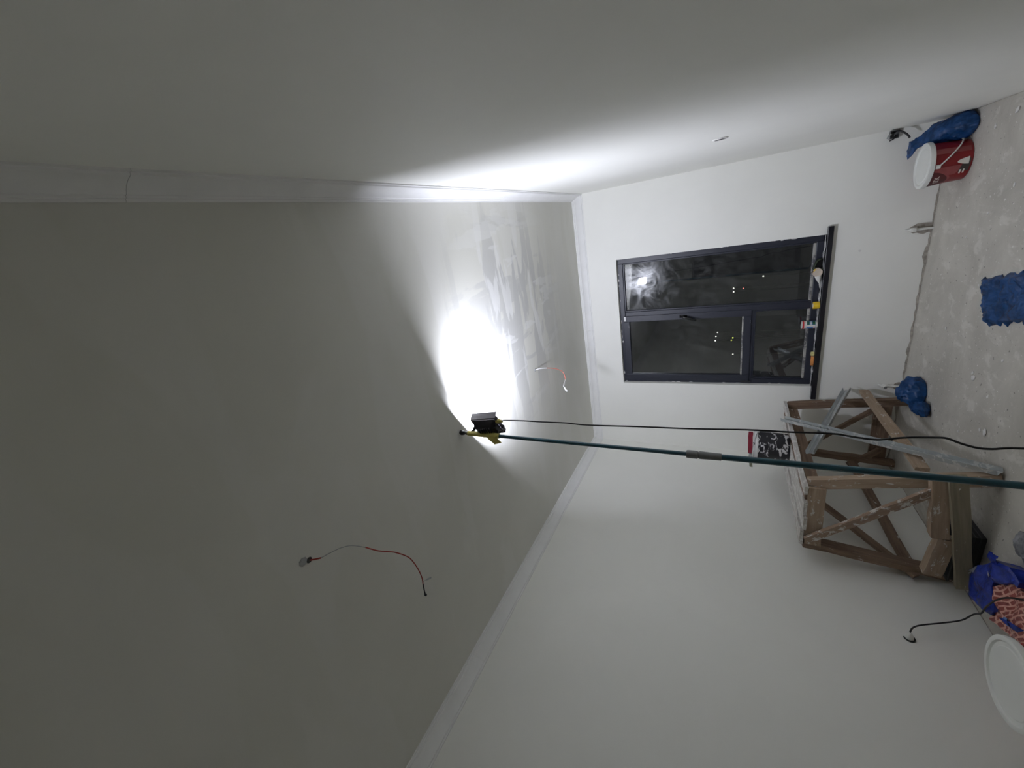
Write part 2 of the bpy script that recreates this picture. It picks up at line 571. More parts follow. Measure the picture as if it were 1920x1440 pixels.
# move the origin so that Object coordinates equal world coordinates on the big surfaces
def recenter(o):
    off = Vector(o.location)
    for v in o.data.vertices:
        v.co += off
    o.location = (0, 0, 0)
    WORLD[o.name] = Matrix.Identity(4)
recenter(floor)
ceil = slab('ceiling', (XL - 0.15, YF - 0.15, H), (XR + 0.15, YB + 0.15, H + 0.15), 'ceiling'); recenter(ceil)
wr = slab('wall_right', (XR, YF - 0.15, -0.12), (XR + 0.15, YB + 0.20, H), 'wall'); recenter(wr)
wl = slab('wall_left', (XL - 0.15, YF - 0.15, -0.12), (XL, YB + 0.20, H), 'wall'); recenter(wl)

def holed_wall(name, y0, y1, x0, x1, z0, z1, hx0, hx1, hz0, hz1, mat):
    """one solid wall mesh with a rectangular opening"""
    bm = bm_new()
    xs = [x0, hx0, hx1, x1]; zs = [z0, hz0, hz1, z1]
    V = {}
    for yi, y in enumerate((y0, y1)):
        for i, x in enumerate(xs):
            for j, z in enumerate(zs):
                V[yi, i, j] = bm.verts.new((x, y, z))
    for i in range(3):
        for j in range(3):
            if i == 1 and j == 1:
                continue
            for yi in (0, 1):
                bm.faces.new((V[yi, i, j], V[yi, i + 1, j], V[yi, i + 1, j + 1], V[yi, i, j + 1]))
    def q(a, b):
        bm.faces.new((V[0, a[0], a[1]], V[0, b[0], b[1]], V[1, b[0], b[1]], V[1, a[0], a[1]]))
    for k in range(3):
        q((k, 0), (k + 1, 0)); q((k, 3), (k + 1, 3)); q((0, k), (0, k + 1)); q((3, k), (3, k + 1))
    q((1, 1), (2, 1)); q((1, 2), (2, 2)); q((1, 1), (1, 2)); q((2, 1), (2, 2))
    o = finish(name, bm, mat)
    return tag(o, kind='structure')

WX0, WX1, WZ0, WZ1 = -1.722, -0.375, 0.628, 2.362     # window opening
wb = holed_wall('wall_back', YB, YB + 0.20, XL, XR, -0.12, H, WX0, WX1, WZ0, WZ1, 'wall')
wf = holed_wall('wall_front', YF - 0.15, YF, XL, XR, -0.12, H, -1.55, -0.65, 0.0, 2.05, 'wall')

# door behind the photographer
d = thing('door_1', None, None, (-1.10, YF - 0.06, 0.0), kind='structure')
box('door_leaf', (-1.515, YF - 0.08, 0.008), (-0.685, YF - 0.04, 2.015), 'door', d, 0.003)
for lo, hi in (((-1.549, YF - 0.12, 0.0), (-1.517, YF + 0.01, 2.049)), ((-0.683, YF - 0.12, 0.0), (-0.651, YF + 0.01, 2.049)), ((-1.517, YF - 0.12, 2.017), (-0.683, YF + 0.01, 2.049))):
    box('door_frame', lo, hi, 'door', d, 0.003)
tube('door_handle', [(-0.75, YF - 0.04, 1.02), (-0.75, YF + 0.01, 1.02), (-0.80, YF + 0.012, 1.02), (-0.87, YF + 0.012, 1.02)], 0.008, 'grey_cap', d)

# cornice: one moulded profile swept along three walls, in butted lengths
PROF = [(0.000, -0.094), (0.006, -0.094), (0.007, -0.085), (0.013, -0.083), (0.015, -0.075), (0.019, -0.062), (0.026, -0.046),
        (0.036, -0.032), (0.046, -0.024), (0.047, -0.017), (0.053, -0.015), (0.054, -0.008), (0.061, -0.007), (0.061, 0.000), (0.0, 0.0)]
def cornice(name, lengths, dirv, nrm, org):
    """dirv: run direction, nrm: into the room; lengths: list of (s0, s1, mitre0, mitre1)"""
    root = thing(name, None, None, org, kind='structure')
    dv, nv = Vector(dirv), Vector(nrm)
    for s0, s1, m0, m1 in lengths:
        bm = bm_new()
        ra, rb = [], []
        n = len(PROF)
        for out, z in PROF:
            a = dv * (s0 + (out if m0 else 0)) + nv * out + Vector((0, 0, z))
            b = dv * (s1 - (out if m1 else 0)) + nv * out + Vector((0, 0, z))
            ra.append(bm.verts.new(a)); rb.append(bm.verts.new(b))
        for k in range(n):
            bm.faces.new((ra[k], ra[(k + 1) % n], rb[(k + 1) % n], rb[k]))
        bm.faces.new(ra); bm.faces.new(list(reversed(rb)))
        finish('cornice_length', bm, 'cornice', root, Matrix.Translation(Vector(org)), smooth=True, auto=0.5)
    return root
G = 0.0012
cornice('trim_1', [(YF, 0.585, True, False), (0.585 + G, 2.68, False, False), (2.68 + G, YB, False, True)], (0, 1, 0), (-1, 0, 0), (XR, 0, H))
cornice('trim_2', [(YF, 1.35, True, False), (1.35 + G, YB, False, True)], (0, 1, 0), (1, 0, 0), (XL, 0, H))
cornice('trim_3', [(XL, -1.1, True, False), (-1.1 + G, XR, False, True)], (1, 0, 0), (0, -1, 0), (0, YB, H))

# ragged mortar strip where the window wall meets the floor, and a thinner one along the other walls
def mortar(p0, p1, nrm, amp, seed, parent=floor):
    p0, p1, nrm = Vector(p0), Vector(p1), Vector(nrm)
    bm = bm_new(); rows = []
    n = 90
    for i in range(n + 1):
        s = i / n
        p = p0.lerp(p1, s)
        a = abs(noise.fractal(Vector((s * 22 + seed, 0.4, 0)), 0.8, 2.0, 4)) * amp + amp * 0.25
        b = abs(noise.fractal(Vector((s * 17 + seed, 7.4, 0)), 0.8, 2.0, 4)) * amp * 1.2 + amp * 0.2
        rows.append([bm.verts.new(p + Vector((0, 0, a)) + nrm * 0.0012), bm.verts.new(p + nrm * amp * 0.30 + Vector((0, 0, amp * 0.22))), bm.verts.new(p + nrm * b + Vector((0, 0, 0.0012)))])
    for u, v in zip(rows, rows[1:]):
        for k in range(2):
            bm.faces.new((u[k], u[k + 1], v[k + 1], v[k]))
    finish('mortar_strip', bm, 'mortar', parent)
mortar((XL, YB, 0), (XR, YB, 0), (0, -1, 0), 0.020, 1.0)
mortar((XR, YF, 0), (XR, YB, 0), (-1, 0, 0), 0.006, 5.0)
mortar((XL, YF, 0), (XL, YB, 0), (1, 0, 0), 0.006, 9.0)

# ------------------------------------------------------------------ window
win = thing('window_1', None, None, ((WX0 + WX1) / 2, YB + 0.05, WZ0), kind='structure')
FY0, FY1 = YB + 0.048, YB + 0.115        # frame depth range
OX0, OX1, OZ0, OZ1 = WX0 + 0.001, WX1 - 0.001, WZ0 + 0.012, WZ1 - 0.001
def wbar(name, x0, x1, z0, z1, y0=FY0, y1=FY1, mat='frame', par=win, bev=0.004):
    return box(name, (x0, y0, z0), (x1, y1, z1), mat, par, bev)
MX0, MX1 = -0.985, -0.930                # mullion
TZ0, TZ1 = 1.118, 1.160                  # transom on the left half
FW = 0.050
wbar('frame_jamb', OX0, OX0 + FW, OZ0, OZ1)
wbar('frame_jamb', OX1 - FW, OX1, OZ0, OZ1)
wbar('frame_head', OX0 + FW, OX1 - FW, OZ1 - FW, OZ1)
wbar('frame_bottom_rail', OX0 + FW, OX1 - FW, OZ0, OZ0 + FW)
wbar('mullion', MX0, MX1, OZ0 + FW, OZ1 - FW)
wbar('transom', OX0 + FW, MX0, TZ0, TZ1)
# opening sash, upper left, standing a little proud of the frame
SX0, SX1, SZ0, SZ1 = OX0 + 0.030, MX0 + 0.012, TZ1 - 0.020, OZ1 - 0.030
SW = 0.062
sash = wbar('sash', SX0, SX0 + SW, SZ0, SZ1, FY0 - 0.014, FY0 + 0.04)
def sub(name, x0, x1, z0, z1, y0, y1, mat):
    return box(name, (x0, y0, z0), (x1, y1, z1), mat, sash, 0.003)
sub('sash_rail', SX1 - SW, SX1, SZ0, SZ1, FY0 - 0.014, FY0 + 0.04, 'frame')
sub('sash_rail', SX0 + SW, SX1 - SW, SZ0, SZ0 + SW, FY0 - 0.014, FY0 + 0.04, 'frame')
sub('sash_rail', SX0 + SW, SX1 - SW, SZ1 - SW, SZ1, FY0 - 0.014, FY0 + 0.04, 'frame')
sub('pane', SX0 + SW - 0.006, SX1 - SW + 0.006, SZ0 + SW - 0.006, SZ1 - SW + 0.006, FY0 + 0.012, FY0 + 0.016, 'glass')
# handle on the right stile of the sash
hx, hz = SX1 - 0.028, 1.735
h = thing('window_handle', None, None, (hx, FY0 - 0.014, hz))
h.parent = win; h.matrix_local = world_of(win).inverted() @ world_of(h)
box('handle_plate', (hx - 0.014, FY0 - 0.026, hz - 0.035), (hx + 0.014, FY0 - 0.0135, hz + 0.035), 'gloss_black', h, 0.004)
tube('handle_lever', [(hx, FY0 - 0.024, hz), (hx, FY0 - 0.052, hz), (hx - 0.006, FY0 - 0.062, hz - 0.02), (hx - 0.036, FY0 - 0.066, hz - 0.125)], 0.012, 'gloss_black', h, 10, 4)
# fixed panes with glazing beads
def fixed(x0, x1, z0, z1):
    p = wbar('pane', x0 - 0.004, x1 + 0.004, z0 - 0.004, z1 + 0.004, FY0 + 0.026, FY0 + 0.030, 'glass', win, 0)
    bw = 0.014
    for a in ((x0, x0 + bw, z0, z1, 'frame'), (x1 - bw, x1, z0, z1, 'frame'), (x0, x1, z1 - bw, z1, 'frame'), (x0, x1, z0, z0 + bw + 0.006, 'bead')):
        box('glazing_bead', (a[0], FY0 + 0.006, a[2]), (a[1], FY0 + 0.0255, a[3]), a[4], p, 0.003)
fixed(MX1, OX1 - FW, OZ0 + FW, OZ1 - FW)
fixed(OX0 + FW, MX0, OZ0 + FW, TZ0)
sp = box('glazing_bead', (SX0 + SW, FY0 - 0.004, SZ0 + SW), (SX1 - SW, FY0 + 0.0118, SZ0 + SW + 0.014), 'bead', sash, 0.003)
# scrap of white tape on the sash corner
box('tape_scrap', (SX1 - 0.052, FY0 - 0.0155, SZ1 - 0.024), (SX1 - 0.004, FY0 - 0.0142, SZ1 - 0.008), 'white_tape', win)
# hinge at the lower left of the sash
tube('hinge', [(OX0 + 0.024, FY0 - 0.008, SZ0 - 0.02), (OX0 + 0.024, FY0 - 0.008, SZ0 + 0.07)], 0.008, 'blackplastic', win, 8, 1)
# black sill slab, and the dust lying along it
SILL_Z = 0.636
box('window_sill', (-1.838, YB - 0.040, SILL_Z - 0.038), (-0.312, YB - 0.0005, SILL_Z), 'sill', win, 0.002)
box('sill_inner', (WX0 + 0.001, YB, WZ0 + 0.0005), (WX1 - 0.001, FY0 + 0.04, SILL_Z), 'sill', win)
def dust_h(u, v, x, y):
    return max(0.0, 0.004 + 0.010 * noise.noise(Vector((x * 14, y * 30, 2.2))))
sheet('sill_dust', [(WX0 + 0.004, YB - 0.014, SILL_Z + 0.0004), (WX1 - 0.004, YB - 0.014, SILL_Z + 0.0004), (WX1 - 0.004, FY0 - 0.001, SILL_Z + 0.0004), (WX0 + 0.004, FY0 - 0.001, SILL_Z + 0.0004)], 120, 6, dust_h, 'sill_dust', win, 0.001, auto=0.4)
# plaster smears round the frame edge
for i in range(26):
    z = RND.uniform(OZ0 + 0.05, OZ1)
    side = RND.choice((0, 1, 2))
    if side == 2:
        x = RND.uniform(OX0, OX1); zz = OZ1 - RND.uniform(0.0, 0.010)
        w, hh = RND.uniform(0.008, 0.03), RND.uniform(0.003, 0.007)
    else:
        x = (OX0 + RND.uniform(0.0, 0.006)) if side == 0 else (OX1 - RND.uniform(0.0, 0.006)); zz = z
        w, hh = RND.uniform(0.003, 0.007), RND.uniform(0.008, 0.03)
    bm = bm_new()
    n = 7
    vs = [bm.verts.new((w * math.cos(2 * math.pi * k / n) * RND.uniform(.6, 1.2), 0, hh * math.sin(2 * math.pi * k / n) * RND.uniform(.6, 1.2))) for k in range(n)]
    top = [bm.verts.new((v.co.x * .6, -0.0025, v.co.z * .6)) for v in vs]
    bm.faces.new(top)
    for k in range(n):
        bm.faces.new((vs[k], vs[(k + 1) % n], top[(k + 1) % n], top[k]))
    finish('plaster_smear', bm, 'plaster', win, Matrix.Translation(Vector((x, FY0 + 0.0005, zz))))

# ------------------------------------------------------------------ far lights outside
def far_light(x, y, z, key, label, group=None):
    t = thing('street_lamp', label, 'street lamp', (x, y, -9.0), group)
    tube('lamp_post', [(x, y, -9.0), (x, y, z - 0.06)], 0.030, 'blackplastic', t, 6, 1)
    lathe('lamp_globe', [(0, -0.06), (0.04, -0.045), (0.058, 0), (0.04, 0.045), (0, 0.06)], key, t, (x, y, z), n=12)
WL = 'tiny white lamp far off in the night beyond the window'
for x, z in ((-7.03, .71), (-7.35, .70), (-13.03, .60), (-10.93, 1.89), (-11.31, 2.01), (-11.71, 2.06), (-6.22, -1.44)):
    far_light(x, 40.0, z, 'dot_white', WL, 'distant white night lamps')
for x, z in ((-11.54, .64), (-11.77, .75)):
    far_light(x, 40.2, z, 'dot_yellow', 'tiny yellow-green lamp far off beyond the window', 'pair of distant yellow lamps')
far_light(-7.44, 42.0, -.10, 'dot_red', 'tiny red lamp far off beyond the window')

# ------------------------------------------------------------------ pole with flood light
PX, PY = -1.033, 1.720
pole = thing('telescopic_pole', 'dark teal telescopic pole standing upright from floor to ceiling', 'pole', (PX, PY, 0))
tube('lower_tube', [(PX, PY, 0.012), (PX, PY, 1.40)], 0.0130, 'pole', pole, 16, 1)
tube('upper_tube', [(PX, PY, 1.40), (PX, PY, 2.700)], 0.0098, 'pole', pole, 16, 1)
tag(lathe('locking_collar', [(0.0135, 1.365), (0.0158, 1.366), (0.0160, 1.40), (0.0175, 1.440), (0.0175, 1.452), (0.0150, 1.455), (0.0150, 1.459), (0.0182, 1.462), (0.0182, 1.500), (0.0165, 1.506), (0.0099, 1.506)], 'grey_cap', pole, (PX, PY, 0), n=24), 'grey plastic locking collar')
lathe('foot_cap', [(0, 0.0), (0.016, 0.0), (0.017, 0.03), (0.0132, 0.05)], 'rubber', pole, (PX, PY, 0), n=16)
lathe('top_cap', [(0.0098, 2.690), (0.012, 2.695), (0.010, 2.710), (0.007, 2.714), (0.012, 2.720), (0.016, 2.738), (0.013, 2.7495), (0, 2.7495)], 'rubber', pole, (PX, PY, 0), n=14)
# masking tape wound round the pole, with a loose flag
tp = lathe('tape_wrap', [(0.0102, 2.482), (0.0148, 2.484), (0.0162, 2.52), (0.0148, 2.56), (0.0155, 2.61), (0.0148, 2.66), (0.0142, 2.694), (0.0102, 2.696)], 'tape', pole, (PX, PY, 0), n=14)
tp['label'] = 'yellow masking tape'
fl = sheet('tape_flag', [(PX - 0.006, PY - 0.016, 2.555), (PX - 0.050, PY - 0.012, 2.520), (PX - 0.040, PY - 0.002, 2.478), (PX + 0.008, PY - 0.018, 2.492)], 8, 8, lambda u, v, x, y: 0.004 * math.sin(u * 5), 'tape', pole, 0.002)

PHI, TAU = 0.56, 0.15
LC = Vector((-0.990, 1.766, 2.572))
e = Vector((-math.cos(PHI), math.sin(PHI), 0)); nh = Vector((math.sin(PHI), math.cos(PHI), 0))
nn = nh * math.cos(TAU) + Vector((0, 0, math.sin(TAU))); uu = Vector((0, 0, math.cos(TAU))) - nh * math.sin(TAU)
LM = Matrix.Identity(4)
for i in range(3):
    LM[i][0], LM[i][1], LM[i][2], LM[i][3] = e[i], nn[i], uu[i], LC[i]
lamp = bpy.data.objects.new('flood_light', None); COL.objects.link(lamp)
lamp.empty_display_size = 0.05
lamp.matrix_world = LM; WORLD[lamp.name] = LM
tag(lamp, 'dark grey LED flood light taped near the top of the teal pole', 'flood light')
LW, LH = 0.160, 0.165
def rounded_rect(w, h, r, n=5):
    pts = []
    for cx, cz, a0 in ((w / 2 - r, h / 2 - r, 0), (-w / 2 + r, h / 2 - r, 90), (-w / 2 + r, -h / 2 + r, 180), (w / 2 - r, -h / 2 + r, 270)):
        for k in range(n + 1):
            a = math.radians(a0 + 90 * k / n)
            pts.append((cx + r * math.cos(a), cz + r * math.sin(a)))
    return pts
def rr_loft(name, secs, mat, parent, matrix, inner=False, capa=True, capb=True):
    bm = bm_new(); R = []
    for w, hgt, r, y in secs:
        R.append([bm.verts.new((x, y, z)) for x, z in rounded_rect(w, hgt, r)])
    for a, b in zip(R, R[1:]):
        n = len(a)
        for k in range(n):
            bm.faces.new((a[k], a[(k + 1) % n], b[(k + 1) % n], b[k]))
    if capa: bm.faces.new(R[0])
    if capb: bm.faces.new(list(reversed(R[-1])))
    return finish(name, bm, mat, parent, matrix, smooth=True, auto=0.6)
# front frame (hollow ring), bowl behind it, LED panel recessed inside
rr_loft('front_frame', [(LW - 0.03, LH - 0.03, 0.006, -0.012), (LW, LH, 0.012, -0.012), (LW, LH, 0.012, 0.006), (LW - 0.03, LH - 0.03, 0.006, 0.006), (LW - 0.03, LH - 0.03, 0.006, -0.012)], 'lamp', lamp, LM, capa=False, capb=False)
hs = rr_loft('housing', [(LW - 0.02, LH - 0.02, 0.010, -0.0122), (LW - 0.035, LH - 0.025, 0.02, -0.026), (LW - 0.075, LH - 0.045, 0.025, -0.046), (LW - 0.11, LH - 0.07, 0.02, -0.055)], 'lamp', lamp, LM, capa=False)
rr_loft('led_panel', [(LW - 0.06, LH - 0.045, 0.004, -0.004), (LW - 0.06, LH - 0.045, 0.004, 0.002)], 'led', lamp, LM)
bm = bm_new(); add_box(bm, (-LW / 2 - 0.0005, -0.010, -LH / 2 + 0.004), (-LW / 2 + 0.0025, 0.031, LH / 2 - 0.004))
finish('added_beam_cut_lip', bm, 'lamp', lamp, LM)  # lip added to cut off the beam on the right wall side
for k in range(6):
    z = -0.035 + 0.014 * k
    bm = bm_new()
    add_box(bm, (-0.045, -0.062, z - 0.0012), (0.045, -0.0535, z + 0.0012))
    finish('cooling_fin', bm, 'lamp', hs, LM)
# driver box and yellow taped gland below
bm = bm_new(); add_box(bm, (-0.035, -0.050, -0.070), (0.02, -0.026, -0.040))
finish('driver_box', bm, 'lamp', hs, LM, bevel=0.004)
gp = LM @ Vector((-0.045, -0.010, -0.083))
g_ = lathe('cable_gland', [(0, -0.030), (0.006, -0.030), (0.013, -0.006), (0.014, 0.012), (0, 0.012)], 'tape', lamp, gp, n=10)
g_['label'] = 'cable gland wrapped in yellow tape'
# U bracket: arms above and below, crossbar tied against the pole
pb = LM.inverted() @ Vector((PX, PY, 2.566))
def bar(name, pts, w, t, par):
    """flat strip through local points"""
    bm = bm_new(); rows = []
    P = [Vector(p) for p in pts]
    for i, p in enumerate(P):
        d = (P[min(i + 1, len(P) - 1)] - P[max(i - 1, 0)]).normalized()
        s = Vector((1, 0, 0)); q = d.cross(s).normalized()
        rows.append([bm.verts.new(p + s * a * w / 2 + q * b * t / 2) for a, b in ((-1, -1), (1, -1), (1, 1), (-1, 1))])
    for a, b in zip(rows, rows[1:]):
        for k in range(4):
            bm.faces.new((a[k], a[(k + 1) % 4], b[(k + 1) % 4], b[k]))
    bm.faces.new(rows[0]); bm.faces.new(list(reversed(rows[-1])))
    return finish(name, bm, 'lamp', par, LM)
xb, yb = pb.x - 0.002, pb.y + 0.016
br = bar('bracket', [(xb - 0.006, -0.008, LH / 2 + 0.006), (xb - 0.004, -0.03, LH / 2 + 0.010), (xb, yb + 0.004, LH / 2 + 0.028), (xb, yb - 0.002, LH / 2 + 0.020), (xb, yb, 0.03), (xb, yb, -0.03), (xb, yb - 0.002, -LH / 2 - 0.012), (xb, yb + 0.006, -LH / 2 - 0.016), (xb - 0.004, -0.03, -LH / 2 - 0.008), (xb - 0.006, -0.008, -LH / 2 - 0.006)], 0.022, 0.003, lamp)
for s in (-1, 1):
    p = LM @ Vector((xb - 0.004, -0.016, s * (LH / 2 + 0.010)))
    lathe('bracket_knob', [(0, -0.006), (0.010, -0.006), (0.011, 0.0), (0.008, 0.006), (0, 0.006)], 'rubber', br, p, n=14)
# power cord hanging down
cord = [(gp.x, gp.y, gp.z - 0.028), (-0.919, 1.7, 2.421), (-0.908, 1.69, 2.301), (-0.901, 1.68, 2.188), (-0.892, 1.67, 2.053), (-0.89, 1.66, 1.942), (-0.874, 1.65, 1.691), (-0.861, 1.64, 1.472), (-0.844, 1.63, 1.28), (-0.837, 1.62, 1.143), (-0.827, 1.61, 1.018), (-0.83, 1.6, 0.953), (-0.829, 1.59, 0.905), (-0.818, 1.58, 0.875), (-0.803, 1.57, 0.833), (-0.792, 1.56, 0.774), (-0.787, 1.55, 0.748), (-0.796, 1.54, 0.72), (-0.802, 1.53, 0.689), (-0.798, 1.52, 0.659), (-0.784, 1.51, 0.602), (-0.77, 1.48, 0.40), (-0.76, 1.44, 0.15), (-0.74, 1.38, 0.02), (-0.70, 1.25, 0.005), (-0.80, 1.05, 0.005), (-1.0, 0.7, 0.005), (-1.05, 0.2, 0.005)]
c_ = tube('power_cord', cord, 0.0034, 'rubber', lamp, 8, 5)
c_['label'] = 'thin black power cord'

# ------------------------------------------------------------------ wires hanging from the ceiling
w1 = [(-1.022, 0.663, 2.75), (-1.026, 0.675, 2.736), (-1.03, 0.692, 2.721), (-1.031, 0.725, 2.707), (-1.037, 0.763, 2.693), (-1.054, 0.799, 2.679), (-1.097, 0.842, 2.664), (-1.151, 0.885, 2.65), (-1.198, 0.935, 2.636), (-1.227, 0.96, 2.621), (-1.276, 0.991, 2.607), (-1.339, 1.004, 2.593), (-1.391, 1.002, 2.579), (-1.411, 0.985, 2.564), (-1.447, 0.969, 2.55)]
t = thing('ceiling_wire', 'dark red and grey wire curling down from the dim ceiling', 'wire', w1[0])
tube('wire_sheath', w1[:3], 0.0030, 'red_wire', t)
tag(tube('wire_sheath', w1[2:7], 0.0018, 'grey_wire', t), 'thin grey stretch')
tube('wire_sheath', w1[6:14], 0.0026, 'red_wire', t)
tube('wire_tip', w1[13:] + [(-1.460, 0.972, 2.547)], 0.0030, 'rubber', t, taper=[0.0028] * 5 + [0.006, 0.006, 0.004, 0.001])
tube('wire_tail', [(-1.405, 0.990, 2.568), (-1.42, 1.02, 2.569), (-1.436, 1.046, 2.57)], 0.0016, 'grey_wire', t, taper=[0.001, 0.001, 0.001, 0.0015, 0.0035, 0.004, 0.004, 0.004, 0.002])
lathe('ceiling_hole', [(0.0, -0.004), (0.009, -0.003), (0.012, -0.0005), (0, -0.0005)], 'rubber', t, w1[0], n=10)
lathe('plaster_crumb', [(0.0, -0.004), (0.012, -0.003), (0.018, -0.0003), (0, -0.0003)], 'grey_wire', t, (w1[0][0] + 0.012, w1[0][1] - 0.022, H), n=7)

w2 = [(-1.049, 2.851, 2.75), (-1.054, 2.903, 2.729), (-1.083, 2.998, 2.708), (-1.132, 3.12, 2.687), (-1.185, 3.211, 2.666), (-1.226, 3.224, 2.644), (-1.261, 3.182, 2.623), (-1.266, 3.091, 2.602), (-1.257, 3.02, 2.581), (-1.285, 3.006, 2.56)]
t = thing('ceiling_wire', 'salmon pink wire with white taped ends hanging from the bright ceiling', 'wire', w2[0])
tag(tube('wire_sheath', w2[:3], 0.0042, 'white_tape', t), 'white sleeve at the ceiling')
tube('wire_sheath', w2[2:7], 0.0036, 'pink_wire', t)
tube('wire_tip', w2[6:9], 0.006, 'white_tape', t, taper=[0.004] * 4 + [0.008, 0.008, 0.008, 0.006, 0.003])
tube('wire_tip', w2[8:] + [(-1.30, 3.02, 2.552)], 0.007, 'white_tape', t, taper=[0.004, 0.005, 0.007, 0.007, 0.007, 0.008, 0.008, 0.008, 0.006])
lathe('ceiling_hole', [(0.0, -0.003), (0.010, -0.003), (0.013, -0.0005), (0, -0.0005)], 'grey_wire', t, w2[0], n=10)

# ------------------------------------------------------------------ boxes and stubs on the walls
def wallbox_right():
    x, y, z = XR, 2.565, 1.405
    t = thing('switch_box', 'small round empty switch box set in the bright right wall', 'switch box', (x, y, z))
    rot = Matrix.Rotation(-math.pi / 2, 4, 'Y')
    lathe('box_rim', [(0.026, 0.0003), (0.036, 0.0003), (0.036, 0.003), (0.030, 0.006), (0.026, 0.004)], 'plaster', t, (x, y, z), rot, 24)
    lathe('recess_shade_disc', [(0.0, 0.0006), (0.027, 0.0006), (0.027, 0.002), (0, 0.0012)], 'rubber', t, (x, y, z), rot, 20)  # flat black disc paints the shade inside the open box
    return t
wallbox_right()

# open junction box with stripped wires at the foot of the right-hand corner
t = thing('junction_box', 'open junction box with black wires low in the corner above the blue bag', 'junction box', (0.26, YB, 0.31))
bm = bm_new()
for lo, hi in (((0.240, YB - 0.03, 0.280), (0.243, YB - 0.0005, 0.330)), ((0.290, YB - 0.03, 0.280), (0.293, YB - 0.0005, 0.330)), ((0.243, YB - 0.03, 0.280), (0.290, YB - 0.0005, 0.283)), ((0.243, YB - 0.03, 0.327), (0.290, YB - 0.0005, 0.330)), ((0.243, YB - 0.003, 0.283), (0.290, YB - 0.0005, 0.327))):
    add_box(bm, lo, hi)
finish('box_shell', bm, 'grey_cap', t)
tube('wire', [(0.282, YB - 0.004, 0.300), (0.286, YB - 0.05, 0.300), (0.276, YB - 0.065, 0.280), (0.250, YB - 0.075, 0.250), (0.222, YB - 0.08, 0.232)], 0.006, 'rubber', t)
tube('wire', [(0.262, YB - 0.004, 0.320), (0.27, YB - 0.045, 0.33), (0.262, YB - 0.05, 0.345), (0.245, YB - 0.05, 0.350)], 0.004, 'grey_wire', t)
tube('wire', [(0.262, YB - 0.004, 0.295), (0.250, YB - 0.045, 0.30), (0.236, YB - 0.05, 0.315), (0.228, YB - 0.048, 0.335)], 0.004, 'rubber', t)

# conical cable outlet on the left wall with its cord
ox, oy, oz = XL, 2.332, 0.392
t = thing('cable_outlet', 'white cone shaped cable outlet low on the left wall with black cord', 'cable outlet', (ox, oy, oz))
rot = Matrix.Rotation(math.pi / 2, 4, 'Y')
lathe('outlet_cone', [(0.0, 0.0004), (0.020, 0.0004), (0.019, 0.006), (0.014, 0.024), (0.007, 0.042), (0.005, 0.044), (0, 0.044)], 'white_plastic', t, (ox, oy, oz), rot, 24)
bm = bm_new(); add_tube(bm, [(0.002, 0.023 * math.cos(a), 0.023 * math.sin(a)) for a in [math.radians(200 + 14 * k) for k in range(-8, 9)]], 0.004, 6)
finish('black_gasket', bm, 'rubber', t, Matrix.Translation(Vector((ox + 0.002, oy, oz))))
w3 = [(-2.43, 2.334, 0.394), (-2.423, 2.36, 0.378), (-2.416, 2.382, 0.347), (-2.409, 2.406, 0.29), (-2.401, 2.429, 0.229), (-2.385, 2.460, 0.150), (-2.340, 2.475, 0.105), (-2.26, 2.41, 0.112), (-2.17, 2.37, 0.122), (-2.07, 2.32, 0.122), (-1.98, 2.25, 0.122), (-1.90, 2.16, 0.10), (-1.83, 2.06, 0.02), (-1.75, 1.95, 0.006), (-1.6, 1.8, 0.006)]
tube('outlet_cord', w3, 0.0042, 'rubber', t, 8, 5)

# pipe stubs at the foot of the window wall
def pipe_stub(x, hgt, label, run):
    t = thing('pipe_stub', label, 'pipe', (x, YB - 0.03, 0))
    tube('riser', [(x, YB - 0.030, 0.0), (x, YB - 0.030, hgt)], 0.0085, 'white_plastic', t, 14, 1)
    lathe('elbow_fitting', [(0, -0.022), (0.014, -0.022), (0.0155, -0.018), (0.0155, 0.012), (0.012, 0.018), (0, 0.018)], 'white_plastic', t, (x, YB - 0.030, hgt), n=18)
    tube('outlet', [(x, YB - 0.030, hgt), (x, YB - 0.062, hgt + 0.002)], 0.0115, 'white_plastic', t, 14, 1)
    lathe('plug_cap', [(0, 0), (0.010, 0), (0.012, 0.006), (0.010, 0.012), (0, 0.012)], 'grey_cap' if run else 'white_plastic', t, (x, YB - 0.060, hgt + 0.002), Matrix.Rotation(math.pi / 2, 4, 'X'), 14)
    tube('wall_tail', [(x, YB - 0.030, hgt), (x, YB - 0.001, hgt + 0.035)], 0.008, 'white_plastic', t, 10, 1)
    return t
pipe_stub(-1.695, 0.125, 'white pipe stub standing beside the trestle under the window', True)
pipe_stub(-0.415, 0.115, 'white pipe stub in a rough grey wall chase right of the window', False)
# chased, unplastered patches behind the stubs (they belong to the wall)
def chase(x0, x1, z1, seed):
    bm = bm_new(); n = 16; L = []; R = []
    for i in range(n + 1):
        z = 0.0 + z1 * i / n
        k = math.sqrt(max(0.0, 1 - (i / n) ** 4))
        L.append(bm.verts.new((x0 * k + (x0 + x1) / 2 * (1 - k) + 0.012 * noise.noise(Vector((z * 30, seed, 0))), YB - 0.003, z)))
        R.append(bm.verts.new((x1 * k + (x0 + x1) / 2 * (1 - k) + 0.012 * noise.noise(Vector((z * 30, seed + 5, 0))), YB - 0.003, z)))
    for i in range(n):
        bm.faces.new((L[i], R[i], R[i + 1], L[i + 1]))
    o = finish('plaster_patch', bm, 'mortar', wb)
    s = o.modifiers.new('thickness', 'SOLIDIFY'); s.thickness = 0.004
chase(-0.450, -0.375, 0.13, 1.0)
chase(-1.735, -1.665, 0.06, 3.0)
bm = bm_new(); bmesh.ops.create_icosphere(bm, subdivisions=2, radius=0.009)
for v in bm.verts: v.co *= 1 + 0.4 * noise.noise(v.co * 200); v.co.y *= 0.35
